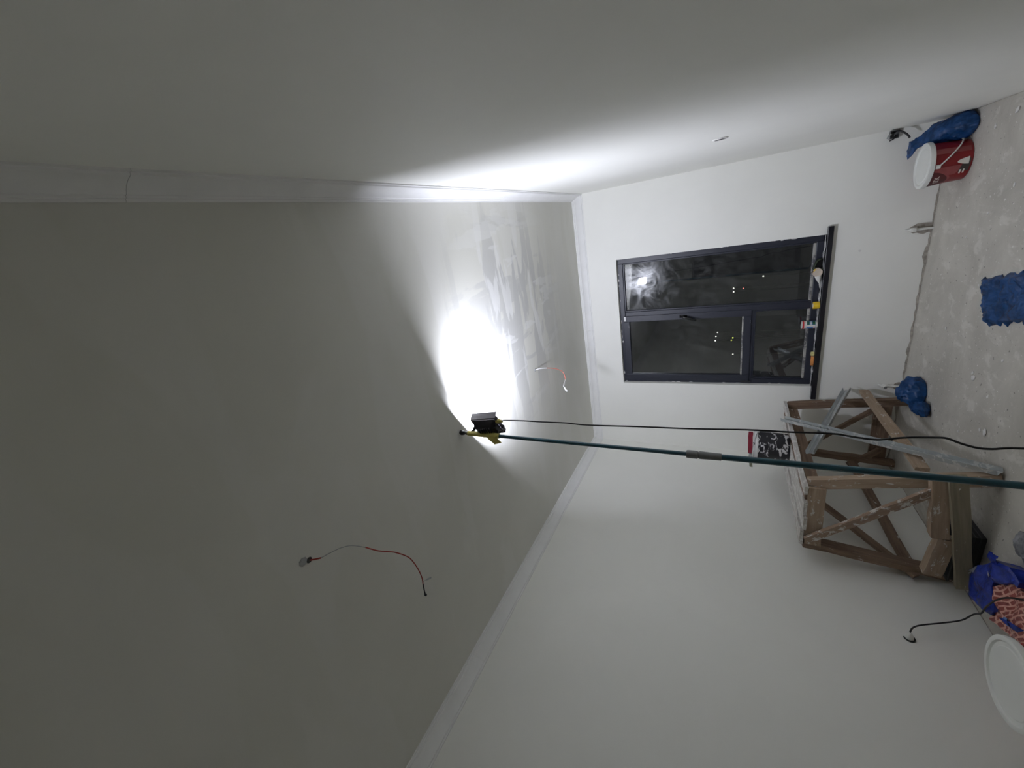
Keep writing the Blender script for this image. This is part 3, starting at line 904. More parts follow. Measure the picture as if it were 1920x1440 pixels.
tag(finish('plaster_chip', bm, 'plaster', None, Matrix.Translation(Vector((-0.531, YB - 0.003, 0.41)))), 'tiny white plaster chip stuck on the wall right of the sill', 'plaster chip')

# ------------------------------------------------------------------ wooden trestle
tr = thing('wooden_trestle', 'rough wooden work trestle with braced legs in the left window corner', 'trestle', (-2.06, 3.45, 0))
UPX = (1, 0, 0); UPY = (0, 1, 0)
# top boards (run along y)
ZT = 0.850
def topboard(xf, xb_, w, z=ZT, mat='wood_white', y0=2.80, y1=4.075, th=0.022):
    beam('top_board', (xf, y0, z), (xb_, y1, z), th, w, mat, tr, (0, 0, 1), 0.0035, 10)
topboard(-1.880, -1.812, 0.058, ZT + 0.006)
topboard(-2.030, -1.968, 0.105, ZT + 0.001, y1=4.05)
topboard(-2.146, -2.088, 0.104, ZT - 0.003, y0=2.79)
topboard(-2.272, -2.214, 0.120, ZT + 0.002, y0=2.80)
# legs
def leg(p0, p1, mat='wood', h=0.075, t=0.045, up=UPX):
    beam('leg', p0, p1, h, t, mat, tr, up)
leg((-1.858, 2.868, 0.838), (-1.645, 2.785, 0.004), 'wood_pale', 0.070, 0.05)
leg((-2.325, 2.835, 0.838), (-2.430, 2.868, 0.004), 'wood', 0.050, 0.075)
leg((-1.815, 4.040, 0.838), (-1.775, 4.135, 0.004), 'wood', 0.060, 0.05)
leg((-2.255, 4.030, 0.838), (-2.395, 4.160, 0.004), 'wood', 0.050, 0.06)
# aprons under the boards
beam('apron', (-1.862, 2.818, 0.793), (-2.315, 2.806, 0.790), 0.094, 0.024, 'wood_pale', tr)
beam('apron', (-1.815, 4.085, 0.793), (-2.27, 4.085, 0.793), 0.080, 0.024, 'wood', tr)
beam('apron', (-1.895, 2.86, 0.800), (-1.843, 4.02, 0.800), 0.070, 0.022, 'wood', tr)
beam('gap_shade_strip', (-1.945, 2.835, 0.812), (-1.887, 4.06, 0.812), 0.088, 0.066, 'wood', tr)  # brown filler beam put in so the shaded gap between top boards reads dark
beam('apron', (-2.275, 2.86, 0.800), (-2.225, 4.02, 0.800), 0.070, 0.022, 'wood', tr)
# braces and low rails
beam('brace', (-2.270, 2.778, 0.832), (-1.735, 2.735, 0.272), 0.050, 0.024, 'wood_splash', tr)
beam('brace', (-2.432, 2.800, 0.235), (-2.345, 3.640, 0.825), 0.045, 0.024, 'wood', tr)
beam('low_rail', (-2.398, 2.900, 0.262), (-2.372, 4.150, 0.312), 0.062, 0.022, 'wood', tr)
beam('low_rail', (-1.722, 4.200, 0.272), (-1.685, 2.880, 0.285), 0.066, 0.024, 'wood_pale', tr)
beam('brace', (-2.330, 4.128, 0.735), (-1.790, 4.168, 0.090), 0.040, 0.022, 'wood', tr)
beam('low_rail', (-2.425, 4.195, 0.115), (-1.800, 4.190, 0.130), 0.120, 0.024, 'wood', tr)
beam('brace', (-2.432, 4.120, 0.330), (-2.250, 4.130, 0.120), 0.045, 0.022, 'wood', tr)
beam('end_rail', (-1.655, 2.742, 0.258), (-2.040, 2.738, 0.212), 0.080, 0.060, 'wood_pale', tr)
beam('end_rail', (-2.048, 2.738, 0.175), (-2.325, 2.742, 0.203), 0.085, 0.060, 'wood_pale', tr)
beam('end_rail', (-1.590, 2.690, 0.212), (-2.350, 2.680, 0.072), 0.074, 0.030, 'wood_grey', tr)
beam('wood_block', (-2.466, 2.880, 0.285), (-2.440, 2.960, 0.262), 0.050, 0.026, 'wood', tr)

# galvanised drywall studs
def stud(name, p0, p1, w, fl, label, mat, up):
    M = basis(p0, p1, up)
    L = (Vector(p1) - Vector(p0)).length
    bm = bm_new()
    t_ = 0.0016
    prof = [(-w / 2, fl), (-w / 2, 0), (-w / 4, 0), (-w / 8, 0.004), (w / 8, 0.004), (w / 4, 0), (w / 2, 0), (w / 2, fl)]
    ins = [(-w / 2 + t_, fl), (-w / 2 + t_, t_), (-w / 4, t_), (-w / 8, 0.004 + t_), (w / 8, 0.004 + t_), (w / 4, t_), (w / 2 - t_, t_), (w / 2 - t_, fl)]
    lo = prof + list(reversed(ins))
    n = len(lo)
    A = [bm.verts.new((-L / 2, y, z)) for y, z in lo]; B = [bm.verts.new((L / 2, y, z)) for y, z in lo]
    for k in range(n):
        bm.faces.new((A[k], A[(k + 1) % n], B[(k + 1) % n], B[k]))
    k2 = len(prof)
    for X in (A, B):
        for k in range(k2 - 1):
            bm.faces.new((X[k], X[k + 1], X[n - 2 - k], X[n - 1 - k]))
    root = finish(name, bm, mat, None, M)
    tag(root, label, 'metal stud')
    return root
stud('metal_stud', (-1.795, 3.690, 0.905), (-1.600, 2.765, 0.022), 0.050, 0.028, 'long galvanised steel stud leaning from the trestle top to the floor', 'zinc_dusty', (0.75, 0.35, 0.5))
stud('metal_stud', (-1.772, 3.110, 0.800), (-1.722, 4.215, 0.385), 0.052, 0.026, 'short galvanised steel stud slanting across the trestle side', 'zinc', (0.95, 0.0, 0.25))

# black tub under the front rail
t = thing('black_tub', 'black ribbed plastic tub under the front rail of the trestle', 'tub', (-2.185, 2.865, 0))
bm = bm_new()
def frus(bm, x0, x1, y0, y1, z0, z1, ins):
    a = [bm.verts.new(p) for p in ((x0 + ins, y0 + ins, z0), (x1 - ins, y0 + ins, z0), (x1 - ins, y1 - ins, z0), (x0 + ins, y1 - ins, z0))]
    b = [bm.verts.new(p) for p in ((x0, y0, z1), (x1, y0, z1), (x1, y1, z1), (x0, y1, z1))]
    return a, b
a, b = frus(bm, -0.175, 0.165, -0.125, 0.12, 0.001, 0.125, 0.010)
ai, bi = frus(bm, -0.169, 0.159, -0.119, 0.114, 0.008, 0.1255, 0.010)
for k in range(4):
    k2 = (k + 1) % 4
    bm.faces.new((a[k], a[k2], b[k2], b[k])); bm.faces.new((ai[k2], ai[k], bi[k], bi[k2])); bm.faces.new((b[k], b[k2], bi[k2], bi[k]))
bm.faces.new(list(reversed(a))); bm.faces.new(ai)
finish('tub_body', bm, 'blackplastic', t, world_of(t), bevel=0.006)
for k in range(4):
    z = 0.025 + 0.022 * k
    q = 0.010 * (1 - z / 0.125)
    bm = bm_new()
    add_tube(bm, [(-0.176 + q, -0.126 + q, z), (0.166 - q, -0.126 + q, z), (0.166 - q, 0.121 - q, z), (-0.176 + q, 0.121 - q, z), (-0.176 + q, -0.126 + q, z)], 0.004, 6)
    finish('tub_rib', bm, 'blackplastic', t, world_of(t))
bm = bm_new(); add_tube(bm, [(-0.178, -0.128, 0.122), (0.168, -0.128, 0.122), (0.168, 0.123, 0.122), (-0.178, 0.123, 0.122), (-0.178, -0.128, 0.122)], 0.007, 8)
finish('tub_rim', bm, 'blackplastic', t, world_of(t))

# ------------------------------------------------------------------ paint pail and brush on the trestle
px_, py_, pz_ = -2.005, 3.600, 0.8665
t = thing('paint_pail', 'black paint pail splashed with white standing on the trestle top', 'paint pail', (px_, py_, pz_))
lathe('pail_body', [(0, 0), (0.108, 0.0), (0.112, 0.006), (0.1232, 0.222), (0.1235, 0.226)], 'paint_pail', t, (px_, py_, pz_), n=48)
tag(lathe('pail_rim', [(0.1232, 0.224), (0.128, 0.225), (0.130, 0.236), (0.127, 0.246), (0.121, 0.248), (0.119, 0.235), (0.117, 0.20), (0, 0.19)], 'pail_rim', t, (px_, py_, pz_), n=48), 'white paint caked rim')
bm = bm_new()
add_tube(bm, [(0.131 * math.cos(a), -0.131 * math.sin(a) * 0.55 - 0.075 * math.sin(a), 0.222 + 0.045 * math.sin(a)) for a in [math.pi * k / 20 for k in range(21)]], 0.0028, 6)
finish('wire_handle', bm, 'grey_wire', t, Matrix.Translation(Vector((px_, py_, pz_))))
for s in (-1, 1):
    lathe('handle_lug', [(0, 0), (0.011, 0), (0.011, 0.006), (0.005, 0.010), (0, 0.010)], 'pail_rim', t, (px_ + s * 0.124, py_, pz_ + 0.222), Matrix.Rotation(s * math.pi / 2, 4, 'Y'), 12)
t = thing('paint_brush', 'wide paint brush with crimson handle lying across the paint pail', 'paint brush', (px_, py_, pz_ + 0.249))
bz = pz_ + 0.272
beam('brush_handle', (-1.880, py_ - 0.015, bz + 0.006), (-2.075, py_ - 0.015, bz + 0.001), 0.034, 0.034, 'crimson', t, (0, 0, 1), 0.002, 6)
beam('brush_ferrule', (-2.075, py_ - 0.015, bz), (-2.110, py_ - 0.015, bz - 0.002), 0.022, 0.058, 'zinc', t, (0, 0, 1), 0.0005, 2)
beam('brush_bristles', (-2.110, py_ - 0.015, bz - 0.002), (-2.205, py_ - 0.015, bz - 0.008), 0.022, 0.056, 'bristle', t, (0, 0, 1), 0.002, 5)

# ------------------------------------------------------------------ buckets
def bucket(name, loc, rb, rt, hgt, label, lid_h=0.022, detail=True):
    t = thing(name, label, 'bucket', loc)
    L = Vector(loc)
    lathe('bucket_body', [(0, 0.0005), (rb - 0.004, 0.0005), (rb, 0.005), (rt - 0.004, hgt - 0.012), (rt - 0.003, hgt - 0.010), (0, hgt - 0.014)], 'red', t, loc, n=56)
    lid = lathe('lid', [(rt - 0.003, hgt - 0.024), (rt + 0.006, hgt - 0.023), (rt + 0.008, hgt - 0.010), (rt + 0.006, hgt + 0.002), (rt - 0.002, hgt + 0.005), (rt - 0.012, hgt + 0.003), (rt - 0.016, hgt - 0.004), (rt - 0.030, hgt - 0.004), (rt - 0.034, hgt - 0.001), (0, hgt - 0.001)], 'lid', t, loc, n=64)
    return t, lid
def on_cyl(t, name, loc, rb, rt, hgt, a0, a1, shape, mat, off=0.0012, nu=14, nv=10):
    """printed field wrapped on the bucket: shape(s)->(z0,z1) over angle fraction s"""
    bm = bm_new(); g = []
    for i in range(nu + 1):
        s = i / nu
        a = a0 + (a1 - a0) * s
        z0, z1 = shape(s)
        row = []
        for j in range(nv + 1):
            z = z0 + (z1 - z0) * j / nv
            r = rb + (rt - rb) * z / hgt + off
            row.append(bm.verts.new((r * math.cos(a), r * math.sin(a), z)))
        g.append(row)
    for i in range(nu):
        for j in range(nv):
            bm.faces.new((g[i][j], g[i + 1][j], g[i + 1][j + 1], g[i][j + 1]))
    bmesh.ops.remove_doubles(bm, verts=bm.verts, dist=1e-6)
    return finish(name, bm, mat, t, Matrix.Translation(Vector(loc)), smooth=True)
B1 = (0.018, 3.985, 0.0); rb, rt, bh = 0.118, 0.134, 0.205
t, lid = bucket('red_bucket', B1, rb, rt, bh, 'red plastic bucket with white lid in front of the blue bag in the right corner')
D = math.radians
# camera side of the bucket is around -95 degrees; print runs left of it
on_cyl(t, 'print_band', B1, rb, rt, bh, D(-128), D(-102), lambda s: (0.07 - 0.03 * s, 0.178), 'pink', 0.0010)
on_cyl(t, 'print_emblem', B1, rb, rt, bh, D(-176), D(-108), lambda s: (0.178 - 0.092 * math.sin(math.pi * s) ** .6, 0.178), 'pink', 0.0016, 24, 8)
on_cyl(t, 'print_emblem', B1, rb, rt, bh, D(-172), D(-112), lambda s: (0.178 - 0.080 * math.sin(math.pi * s) ** .6, 0.178), 'maroon', 0.0022, 24, 8)
on_cyl(t, 'print_panel', B1, rb, rt, bh, D(-122), D(-88), lambda s: (0.012, 0.042 + 0.018 * (1 - s)), 'print_black', 0.0012)
for k in range(2):
    on_cyl(t, 'print_bar', B1, rb, rt, bh, D(-128), D(-116), lambda s, k=k: (0.030 + 0.016 * k, 0.038 + 0.016 * k), 'print_white', 0.0020)
on_cyl(t, 'print_petal', B1, rb, rt, bh, D(-103), D(-82), lambda s: (0.020, 0.020 + 0.055 * math.sin(math.pi * min(1, s * 1.05)) ** .8), 'print_white', 0.0024)
on_cyl(t, 'print_band', B1, rb, rt, bh, D(-66), D(-50), lambda s: (0.015, 0.178), 'pink', 0.0010)
# emblem lettering
def wrap_text(t, txt, loc, rb, rt, hgt, a_c, z_c, size, tilt, mat, off):
    cu = bpy.data.curves.new('lettering', 'FONT'); cu.body = txt; cu.size = size; cu.align_x = 'CENTER'; cu.align_y = 'CENTER'
    tmp = bpy.data.objects.new('tmp_text', cu); COL.objects.link(tmp)
    dg = bpy.context.evaluated_depsgraph_get()
    me = bpy.data.meshes.new_from_object(tmp.evaluated_get(dg))
    bpy.data.objects.remove(tmp); bpy.data.curves.remove(cu)
    me.name = 'print_lettering'
    ct, st = math.cos(tilt), math.sin(tilt)
    for v in me.vertices:
        x, y = v.co.x * ct - v.co.y * st, v.co.x * st + v.co.y * ct
        z = z_c + y
        r = rb + (rt - rb) * z / hgt + off
        a = a_c + x / r
        v.co = (r * math.cos(a), r * math.sin(a), z)
    me.materials.clear(); me.materials.append(MT[mat])
    o = bpy.data.objects.new('print_lettering', me); COL.objects.link(o)
    o.parent = t; o.matrix_local = Matrix.Identity(4)
    WORLD[o.name] = Matrix.Translation(Vector(loc))
wrap_text(t, 'IZK', B1, rb, rt, bh, D(-138), 0.148, 0.036, D(6), 'print_white', 0.0030)
# bail handle swung to the wall side
bm = bm_new()
add_tube(bm, [(0.139 * math.cos(a), 0.139 * math.sin(a) * 0.95, 0.165 - 0.125 * math.sin(a)) for a in [math.pi * (k / 24) for k in range(25)]], 0.0042, 8)
o = finish('bail_handle', bm, 'white_plastic', t, Matrix.Translation(Vector(B1)) @ Matrix.Rotation(D(-98), 4, 'Z'))
for s in (0, 1):
    p = Matrix.Translation(Vector(B1)) @ Matrix.Rotation(D(-98) + s * math.pi, 4, 'Z') @ Vector((0.134, 0, 0.166))
    lathe('handle_lug', [(0, -0.010), (0.012, -0.010), (0.013, 0.0), (0.012, 0.010), (0, 0.010)], 'white_plastic', t, p, n=14)

B2 = (-1.915, 1.705, 0.0)
t2, lid2 = bucket('red_bucket', B2, 0.138, 0.158, 0.350, 'large red bucket with dusty white lid near the cord outlet on the left wall')
bm = bm_new()
add_tube(bm, [(0.163 * math.cos(a), 0.163 * math.sin(a) * 0.9, 0.30 - 0.14 * math.sin(a)) for a in [math.pi * k / 24 for k in range(25)]], 0.0045, 8)
finish('bail_handle', bm, 'white_plastic', t2, Matrix.Translation(Vector(B2)) @ Matrix.Rotation(D(-150), 4, 'Z'))

# ------------------------------------------------------------------ plastic bags
b1 = loft('plastic_bag', [(0.222, 3.985, 0.002, 0.045, 0.085), (0.219, 3.990, 0.012, 0.074, 0.125), (0.220, 4.00, 0.06, 0.077, 0.130), (0.218, 4.025, 0.115, 0.077, 0.118), (0.208, 4.065, 0.162, 0.074, 0.098), (0.200, 4.095, 0.186, 0.050, 0.050), (0.182, 4.110, 0.205, 0.044, 0.032), (0.160, 4.115, 0.226, 0.054, 0.030), (0.135, 4.115, 0.252, 0.060, 0.026)], 'blue_film', None, (0, 0, 0), 56, 6, 0.026, 17.0, 3.0, 0.002)
tag(b1, 'full blue plastic bag wedged between red bucket and right wall', 'plastic bag', 'blue plastic bags')
t = thing('plastic_bag', 'knotted blue plastic bag on the floor against the trestle leg', 'plastic bag', (-1.60, 3.86, 0), 'blue plastic bags')
loft('bag_body', [(-1.585, 3.905, 0.002, 0.07, 0.07), (-1.585, 3.905, 0.012, 0.105, 0.105), (-1.59, 3.91, 0.06, 0.115, 0.110), (-1.60, 3.92, 0.105, 0.095, 0.085), (-1.61, 3.93, 0.135, 0.055, 0.05), (-1.615, 3.935, 0.145, 0.015, 0.015)], 'blue_film', t, (0, 0, 0), 48, 6, 0.036, 19.0, 8.0, 0.002)
loft('bag_neck', [(-1.68, 3.76, 0.002, 0.04, 0.045), (-1.68, 3.755, 0.012, 0.068, 0.062), (-1.68, 3.75, 0.045, 0.070, 0.065), (-1.675, 3.765, 0.080, 0.045, 0.045), (-1.66, 3.78, 0.100, 0.030, 0.02)], 'blue_film', t, (0, 0, 0), 40, 6, 0.042, 24.0, 2.0, 0.002)
def flat_h(u, v, x, y):
    q = Vector((x * 16, y * 16, 1.7))
    e = min(u, 1 - u, v, 1 - v)
    k = min(1.0, e / 0.08)
    return k * (0.012 + 0.030 * max(0, noise.noise(q * 0.5) + 0.25) + 0.022 * abs(noise.noise(q)) + 0.010 * abs(noise.noise(q * 2.6)))
b3 = sheet('plastic_bag', [(-0.650, 3.420, 0.002), (-0.905, 3.290, 0.002), (-0.800, 2.900, 0.002), (-0.560, 3.010, 0.002)], 54, 70, flat_h, 'blue_film', None, 0.0025, 0.035, 3.0, 0.35)
tag(b3, 'flat crumpled blue plastic bag in the middle of the bare floor', 'plastic bag', 'blue plastic bags')

# brick-print sack with royal blue mouth
def mat_brickfilm():
    t = NT('brick_print_film')
    vec = t.co((1, 1, 1), rot=(0, 0, 0.50))
    wob = t.node('ShaderNodeTexNoise'); wob.inputs['Scale'].default_value = 9.0
    t.link(vec, wob.inputs['Vector'])
    mv = t.node('ShaderNodeVectorMath', operation='MULTIPLY_ADD')
    mv.inputs[1].default_value = (0.035, 0.035, 0.0)
    t.link(wob.outputs['Color'], mv.inputs[0]); t.link(vec, mv.inputs[2])
    br = t.node('ShaderNodeTexBrick')
    br.inputs['Scale'].default_value = 8.5
    br.inputs['Color1'].default_value = (0.30, 0.065, 0.05, 1)
    br.inputs['Color2'].default_value = (0.23, 0.05, 0.045, 1)
    br.inputs['Mortar'].default_value = (0.68, 0.38, 0.31, 1)
    br.inputs['Mortar Size'].default_value = 0.035
    br.inputs['Brick Width'].default_value = 0.40
    br.inputs['Row Height'].default_value = 0.20
    t.link(mv.outputs[0], br.inputs['Vector'])
    t.color(br.outputs[0])
    t.set(Roughness=0.35)
    t.bump(t.noise(12, 5, 0.6, 0.8), 0.6, 0.02)
    return t.m
MT['brick'] = mat_brickfilm()
SKC = Vector((-2.12, 2.36, 0))
sk = thing('printed_sack', 'crumpled sack printed with red bricks and royal blue by the left wall', 'sack', SKC)
def film_z(x, y):
    q = Vector((x * 11, y * 11, 3.1))
    return 0.020 * noise.noise(q) + 0.012 * abs(noise.noise(q * 2.3)) - 0.004
def lump(name, outline, z, flare, mat, cuts=4, amp=1.0):
    """closed film body: outline at height z, creased top, sides falling to the floor"""
    c = Vector((sum(p[0] for p in outline) / len(outline), sum(p[1] for p in outline) / len(outline), 0))
    bm = bm_new()
    top = [bm.verts.new((p[0] - c.x, p[1] - c.y, 0)) for p in outline]
    f = bm.faces.new(top)
    bmesh.ops.triangulate(bm, faces=[f])
    bmesh.ops.subdivide_edges(bm, edges=bm.edges[:], cuts=cuts, use_grid_fill=True)
    bmesh.ops.triangulate(bm, faces=bm.faces[:])
    for v in bm.verts:
        x, y = v.co.x + c.x, v.co.y + c.y
        edge = any(len(e_.link_faces) == 1 for e_ in v.link_edges)
        v.co.z = z + film_z(x, y) * amp * (0.6 if edge else 1.6) + (0 if edge else 0.012)
        if edge:
            v.co.x += 0.006 * noise.noise(Vector((x * 40, y * 40, 1))); v.co.y += 0.006 * noise.noise(Vector((x * 40, y * 40, 7)))
    be = [e_ for e_ in bm.edges if len(e_.link_faces) == 1]
    r = bmesh.ops.extrude_edge_only(bm, edges=be)
    for v in [g for g in r['geom'] if isinstance(g, bmesh.types.BMVert)]:
        v.co.x *= flare; v.co.y *= flare; v.co.z = 0.003
    bmesh.ops.holes_fill(bm, edges=[e_ for e_ in bm.edges if len(e_.link_faces) == 1])
    return finish(name, bm, mat, sk, Matrix.Translation(c), smooth=True, auto=0.6)
BRK = [(-2.122, 2.470), (-2.058, 2.422), (-1.982, 2.371), (-1.955, 2.295), (-1.93, 2.224), (-1.946, 2.12), (-2.116, 2.043), (-2.176, 2.181), (-2.231, 2.257), (-2.272, 2.348), (-2.28, 2.401), (-2.23, 2.398), (-2.17, 2.437)]
lump('sack_body', BRK, 0.070, 0.93, 'brick', 4)
BLU = [(-2.315, 2.597), (-2.192, 2.625), (-2.127, 2.613), (-2.024, 2.525), (-1.947, 2.476), (-1.892, 2.362), (-1.904, 2.282), (-1.934, 2.285), (-1.962, 2.339), (-2.014, 2.380), (-2.065, 2.436), (-2.092, 2.434), (-2.188, 2.372), (-2.234, 2.384), (-2.277, 2.473)]
m_ = lump('sack_mouth', BLU, 0.092, 0.90, 'royal_film', 4, 0.8)
m_['label'] = 'royal blue mouth of the sack'
sheet('sack_flap', [(-1.985, 2.500, 0.085), (-1.930, 2.514, 0.097), (-1.898, 2.440, 0.100), (-1.940, 2.420, 0.095)], 12, 12, lambda u, v, x, y: 0.012 * math.sin(math.pi * u), 'royal_film', sk, 0.003, 0.006, 2.0, 0.6)
def mark(name, pts, mat, z, amp, lift):
    """flat print lying on the film"""
    c = Vector((sum(p[0] for p in pts) / len(pts), sum(p[1] for p in pts) / len(pts), 0))
    bm = bm_new(); n = len(pts); rings = []
    for k in range(1, 6):
        row = []
        for p in pts:
            x, y = (p[0] - c.x) * k / 5, (p[1] - c.y) * k / 5
            row.append(bm.verts.new((x, y, z + 0.012 + film_z(x + c.x, y + c.y) * amp * 1.6 + lift)))
        rings.append(row)
    bm.faces.new(rings[0])
    for a_, b_ in zip(rings, rings[1:]):
        for i in range(n):
            bm.faces.new((a_[i], a_[(i + 1) % n], b_[(i + 1) % n], b_[i]))
    return finish(name, bm, mat, sk, Matrix.Translation(c), smooth=True)
mark('print_triangle', [(-2.058, 2.484), (-2.015, 2.463), (-2.030, 2.428)], 'print_white', 0.092, 0.8, 0.006)
mark('print_patch', [(-2.155, 2.610), (-2.060, 2.545), (-2.124, 2.560)], 'pale_film', 0.092, 0.8, 0.006)
mark('print_ribbon', [(-2.206, 2.347), (-2.149, 2.292), (-2.116, 2.234), (-2.106, 2.190), (-2.148, 2.212), (-2.178, 2.279)], 'royal_film', 0.070, 1.0, 0.006)
mark('print_ring', [(-2.145 + 0.022 * math.cos(2 * math.pi * k / 18), 2.262 + 0.022 * math.sin(2 * math.pi * k / 18)) for k in range(18)], 'jar_blue', 0.070, 1.0, 0.008)
mark('print_dot', [(-2.145 + 0.013 * math.cos(2 * math.pi * k / 14), 2.262 + 0.013 * math.sin(2 * math.pi * k / 14)) for k in range(14)], 'royal_film', 0.070, 1.0, 0.010)

# clear film scrap next to the sack
cf = loft('plastic_scrap', [(-1.82, 2.435, 0.002, 0.07, 0.08), (-1.82, 2.435, 0.012, 0.090, 0.10), (-1.82, 2.43, 0.03, 0.085, 0.09), (-1.81, 2.43, 0.05, 0.04, 0.05), (-1.81, 2.43, 0.055, 0.01, 0.01)], 'pale_film', None, (0, 0, 0), 40, 5, 0.035, 20.0, 6.0, 0.002)
tag(cf, 'pale translucent plastic scrap on the floor beside the printed sack', 'plastic scrap')

# ------------------------------------------------------------------ small things on the window sill
ZS = SILL_Z + 0.004
# jar
jx, jy = -1.128, YB - 0.008
t = thing('jar', 'small jar with red cap and blue label standing on the window sill', 'jar', (jx, jy, ZS))
lathe('jar_body', [(0, 0), (0.031, 0.0), (0.034, 0.005), (0.034, 0.084), (0.030, 0.090), (0, 0.090)], 'white_plastic', t, (jx, jy, ZS), n=32)
lathe('jar_cap', [(0, 0.1095), (0.033, 0.1095), (0.035, 0.107), (0.035, 0.092), (0.0335, 0.090), (0.0, 0.090)], 'jar_red', t, (jx, jy, ZS), n=32)
lathe('cap_rim', [(0.0353, 0.0905), (0.0362, 0.091), (0.0362, 0.0965), (0.0353, 0.097)], 'white_plastic', t, (jx, jy, ZS), n=32)
lathe('cap_rim', [(0.031, 0.1097), (0.0355, 0.1097), (0.0358, 0.113), (0.031, 0.1135), (0, 0.1135)], 'white_plastic', t, (jx, jy, ZS), n=32)
def jband(name, a0, a1, z0, z1, mat, off):
    on_cyl(t, name, (jx, jy, ZS), 0.034, 0.034, 1.0, D(a0), D(a1), lambda s: (z0, z1), mat, off, 12, 2)
jband('jar_label', -178, 0, 0.016, 0.080, 'jar_blue', 0.0008)
jband('label_print', -75, -20, 0.060, 0.078, 'jar_green', 0.0014)
jband('label_print', -75, -20, 0.018, 0.038, 'jar_green', 0.0014)
jband('label_print', -105, -80, 0.018, 0.078, 'print_white', 0.0014)
jband('label_print', -75, -20, 0.045, 0.052, 'print_white', 0.0016)
jband('label_print', -160, -110, 0.018, 0.032, 'print_white', 0.0014)
jband('label_print', -150, -120, 0.020, 0.028, 'jar_red', 0.0018)
# yellow tape roll
yx, yy = -0.955, YB - 0.014
t = thing('tape_roll', 'short yellow tape roll standing on the window sill', 'tape roll', (yx, yy, ZS))
lathe('tape_winding', [(0.016, 0.0), (0.030, 0.0), (0.0305, 0.002), (0.0305, 0.042), (0.030, 0.044), (0.016, 0.044), (0.016, 0.0)], 'yellow', t, (yx, yy, ZS), n=32)
lathe('tape_core', [(0.0125, 0.0005), (0.0159, 0.0005), (0.0159, 0.0465), (0.0125, 0.0465), (0.0125, 0.0005)], 'white_plastic', t, (yx, yy, ZS), n=24)
# curled sandpaper: a strip rolled to an S with green face and beige back
t = thing('sandpaper_sheet', 'curled sheet of sandpaper, dark green outside and beige inside, on the sill', 'sandpaper', (-0.655, YB - 0.012, ZS))
cv = []
for k in range(30):
    a = math.radians(200 - 300 * k / 29)
    cv.append((-0.672 + 0.036 * math.cos(a), 0.036 + 0.034 * math.sin(a)))
tail = [(-0.640, 0.032), (-0.618, 0.040), (-0.598, 0.036), (-0.585, 0.022), (-0.572, 0.004)]
def strip(name, pts, off, mat):
    bm = bm_new(); A = []; Bv = []
    for i, (x, z) in enumerate(pts):
        A.append(bm.verts.new((x, YB - 0.034, ZS + z + 0.002))); Bv.append(bm.verts.new((x, FY0 - 0.004, ZS + z + 0.002)))
    for i in range(len(pts) - 1):
        bm.faces.new((A[i], A[i + 1], Bv[i + 1], Bv[i]))
    o = finish(name, bm, mat, t, smooth=True)
    s = o.modifiers.new('t', 'SOLIDIFY'); s.thickness = 0.0012; s.offset = off
    return o
loopc = [(-0.672 + 0.034 * math.cos(math.radians(a)), 0.036 + 0.034 * math.sin(math.radians(a))) for a in range(60, 60 - 331, -12)]
strip('paper_curl', loopc, 0, 'sand_back')
disc_pts = [(-0.672 + 0.033 * math.cos(2 * math.pi * k / 24), 0.038 + 0.033 * math.sin(2 * math.pi * k / 24)) for k in range(24)]
bm = bm_new(); bm.faces.new([bm.verts.new((x, YB - 0.030, ZS + z)) for x, z in disc_pts])
o = finish('paper_face', bm, 'sand_back', t); s = o.modifiers.new('t', 'SOLIDIFY'); s.thickness = 0.0015
strip('abrasive_strip', smooth_path([(x, z, 0) for x, z in [(-0.650, 0.066), (-0.632, 0.060), (-0.606, 0.052), (-0.582, 0.044), (-0.568, 0.028), (-0.566, 0.004)]], 4) and [(p.x, p.y) for p in smooth_path([(x, z, 0) for x, z in [(-0.650, 0.066), (-0.632, 0.060), (-0.606, 0.052), (-0.582, 0.044), (-0.568, 0.028), (-0.566, 0.004)]], 4)], 0, 'sand_front')
bm = bm_new(); bm.faces.new([bm.verts.new((x, YB - 0.031, ZS + z)) for x, z in [(-0.668, 0.070), (-0.640, 0.064), (-0.645, 0.046)]])
o = finish('yellow_corner', bm, 'yellow', t); s = o.modifiers.new('t', 'SOLIDIFY'); s.thickness = 0.001
# cone nozzle beside it
t = thing('sealant_nozzle', 'white cone sealant nozzle lying next to the curled sandpaper', 'nozzle', (-0.735, YB - 0.010, ZS))
q0 = Vector((-0.700, YB - 0.012, ZS + 0.030)); dq = Vector((-0.115, 0.002, -0.024)).normalized()
lathe('nozzle_cone', [(0, 0), (0.024, 0), (0.023, 0.014), (0.009, 0.058), (0.006, 0.060), (0, 0.060)], 'white_plastic', t, q0, Vector((0, 0, 1)).rotation_difference(dq).to_matrix().to_4x4(), 24)
tube('nozzle_tip', [q0 + dq * 0.058, q0 + dq * 0.09, q0 + dq * 0.112], 0.0035, 'white_plastic', t, 8, 2)
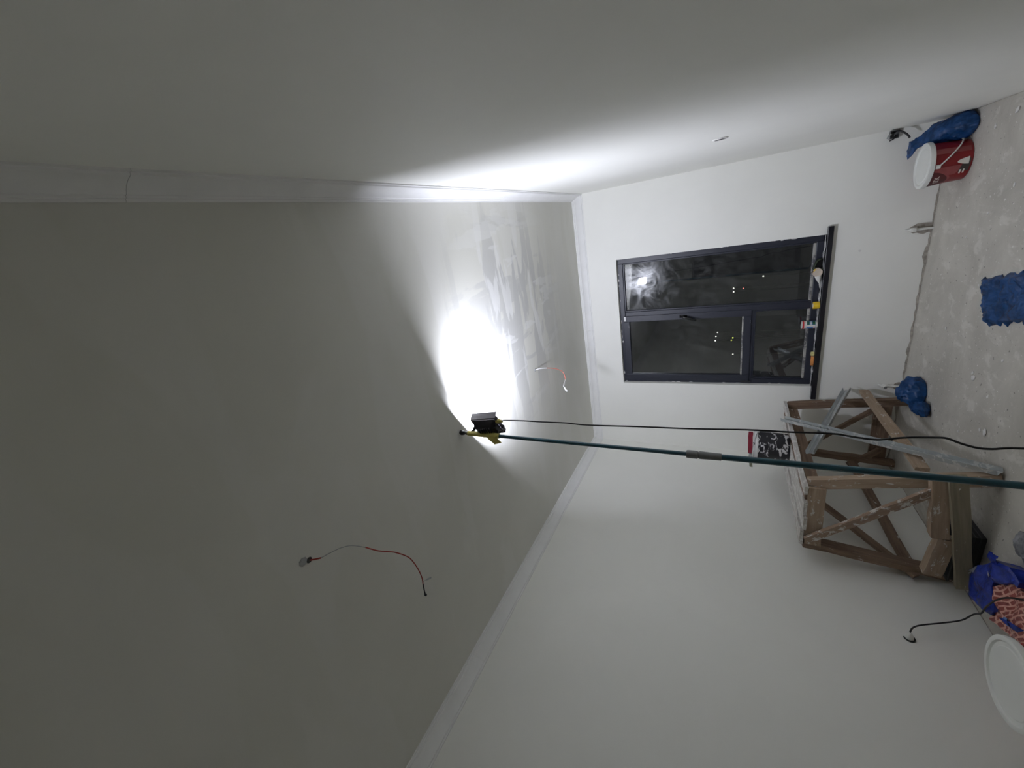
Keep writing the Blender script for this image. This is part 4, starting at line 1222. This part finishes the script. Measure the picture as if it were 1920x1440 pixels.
# scraps of paper on the left end of the sill
def scrap(name, x, w, hgt, mat, label, cat, rz):
    bm = bm_new()
    n = 9; top = []; bot = []
    for k in range(n):
        a = 2 * math.pi * k / n
        r = RND.uniform(0.75, 1.1)
        top.append(bm.verts.new((w * r * math.cos(a), 0.018 * r * math.sin(a), hgt * RND.uniform(0.6, 1.1)))); bot.append(bm.verts.new((w * r * math.cos(a) * 1.05, 0.019 * r * math.sin(a), 0.0)))
    c = bm.verts.new((0, 0, hgt * 1.2)); 
    for k in range(n):
        bm.faces.new((bot[k], bot[(k + 1) % n], top[(k + 1) % n], top[k])); bm.faces.new((top[k], top[(k + 1) % n], c))
    bm.faces.new(list(reversed(bot)))
    tag(finish(name, bm, mat, None, Matrix.Translation(Vector((x, YB - 0.004, ZS - 0.001))) @ Matrix.Rotation(rz, 4, 'Z')), label, cat)
scrap('paper_scrap', -1.400, 0.022, 0.024, 'pale_yellow', 'crumpled pale yellow paper scrap on the sill between jar and orange wrapper', 'paper scrap', 0.3)
scrap('orange_wrapper', -1.470, 0.045, 0.018, 'orange', 'orange wrapper lying at the left end of the window sill', 'wrapper', 0.1)

# ------------------------------------------------------------------ plaster crumbs on the floor
chips = [(-1.483, 3.032, 0.020), (-1.290, 3.098, 0.010), (-1.539, 3.514, 0.009), (0.168, 3.682, 0.014), (0.219, 3.487, 0.016), (-0.449, 3.746, 0.008), (-0.707, 3.466, 0.007), (-1.497, 3.085, 0.012), (-1.24, 3.28, 0.020), (-1.21, 3.30, 0.012), (-1.05, 3.75, 0.012), (-0.30, 3.55, 0.010), (-1.62, 3.30, 0.010), (-1.05, 3.05, 0.011), (-0.95, 3.55, 0.009), (-0.15, 3.35, 0.011)]
near = {0: 'largest white plaster chip on the floor beside the leaning steel stud', 3: 'white plaster chip on the floor near the red bucket', 4: 'white plaster chip on the floor close to the right wall'}
for i, (x, y, r) in enumerate(chips):
    bm = bm_new(); bmesh.ops.create_icosphere(bm, subdivisions=1, radius=r)
    for v in bm.verts:
        v.co = Vector((v.co.x * RND.uniform(.7, 1.5), v.co.y * RND.uniform(.6, 1.0), max(-0.25 * r, v.co.z * 0.30)))
    o = finish('plaster_chip', bm, 'plaster', None, Matrix.Translation(Vector((x, y, 0.25 * r))) @ Matrix.Rotation(RND.uniform(0, 3), 4, 'Z'))
    tag(o, near.get(i, 'small white plaster chip scattered on the bare floor'), 'plaster chip', 'plaster chips on the floor')
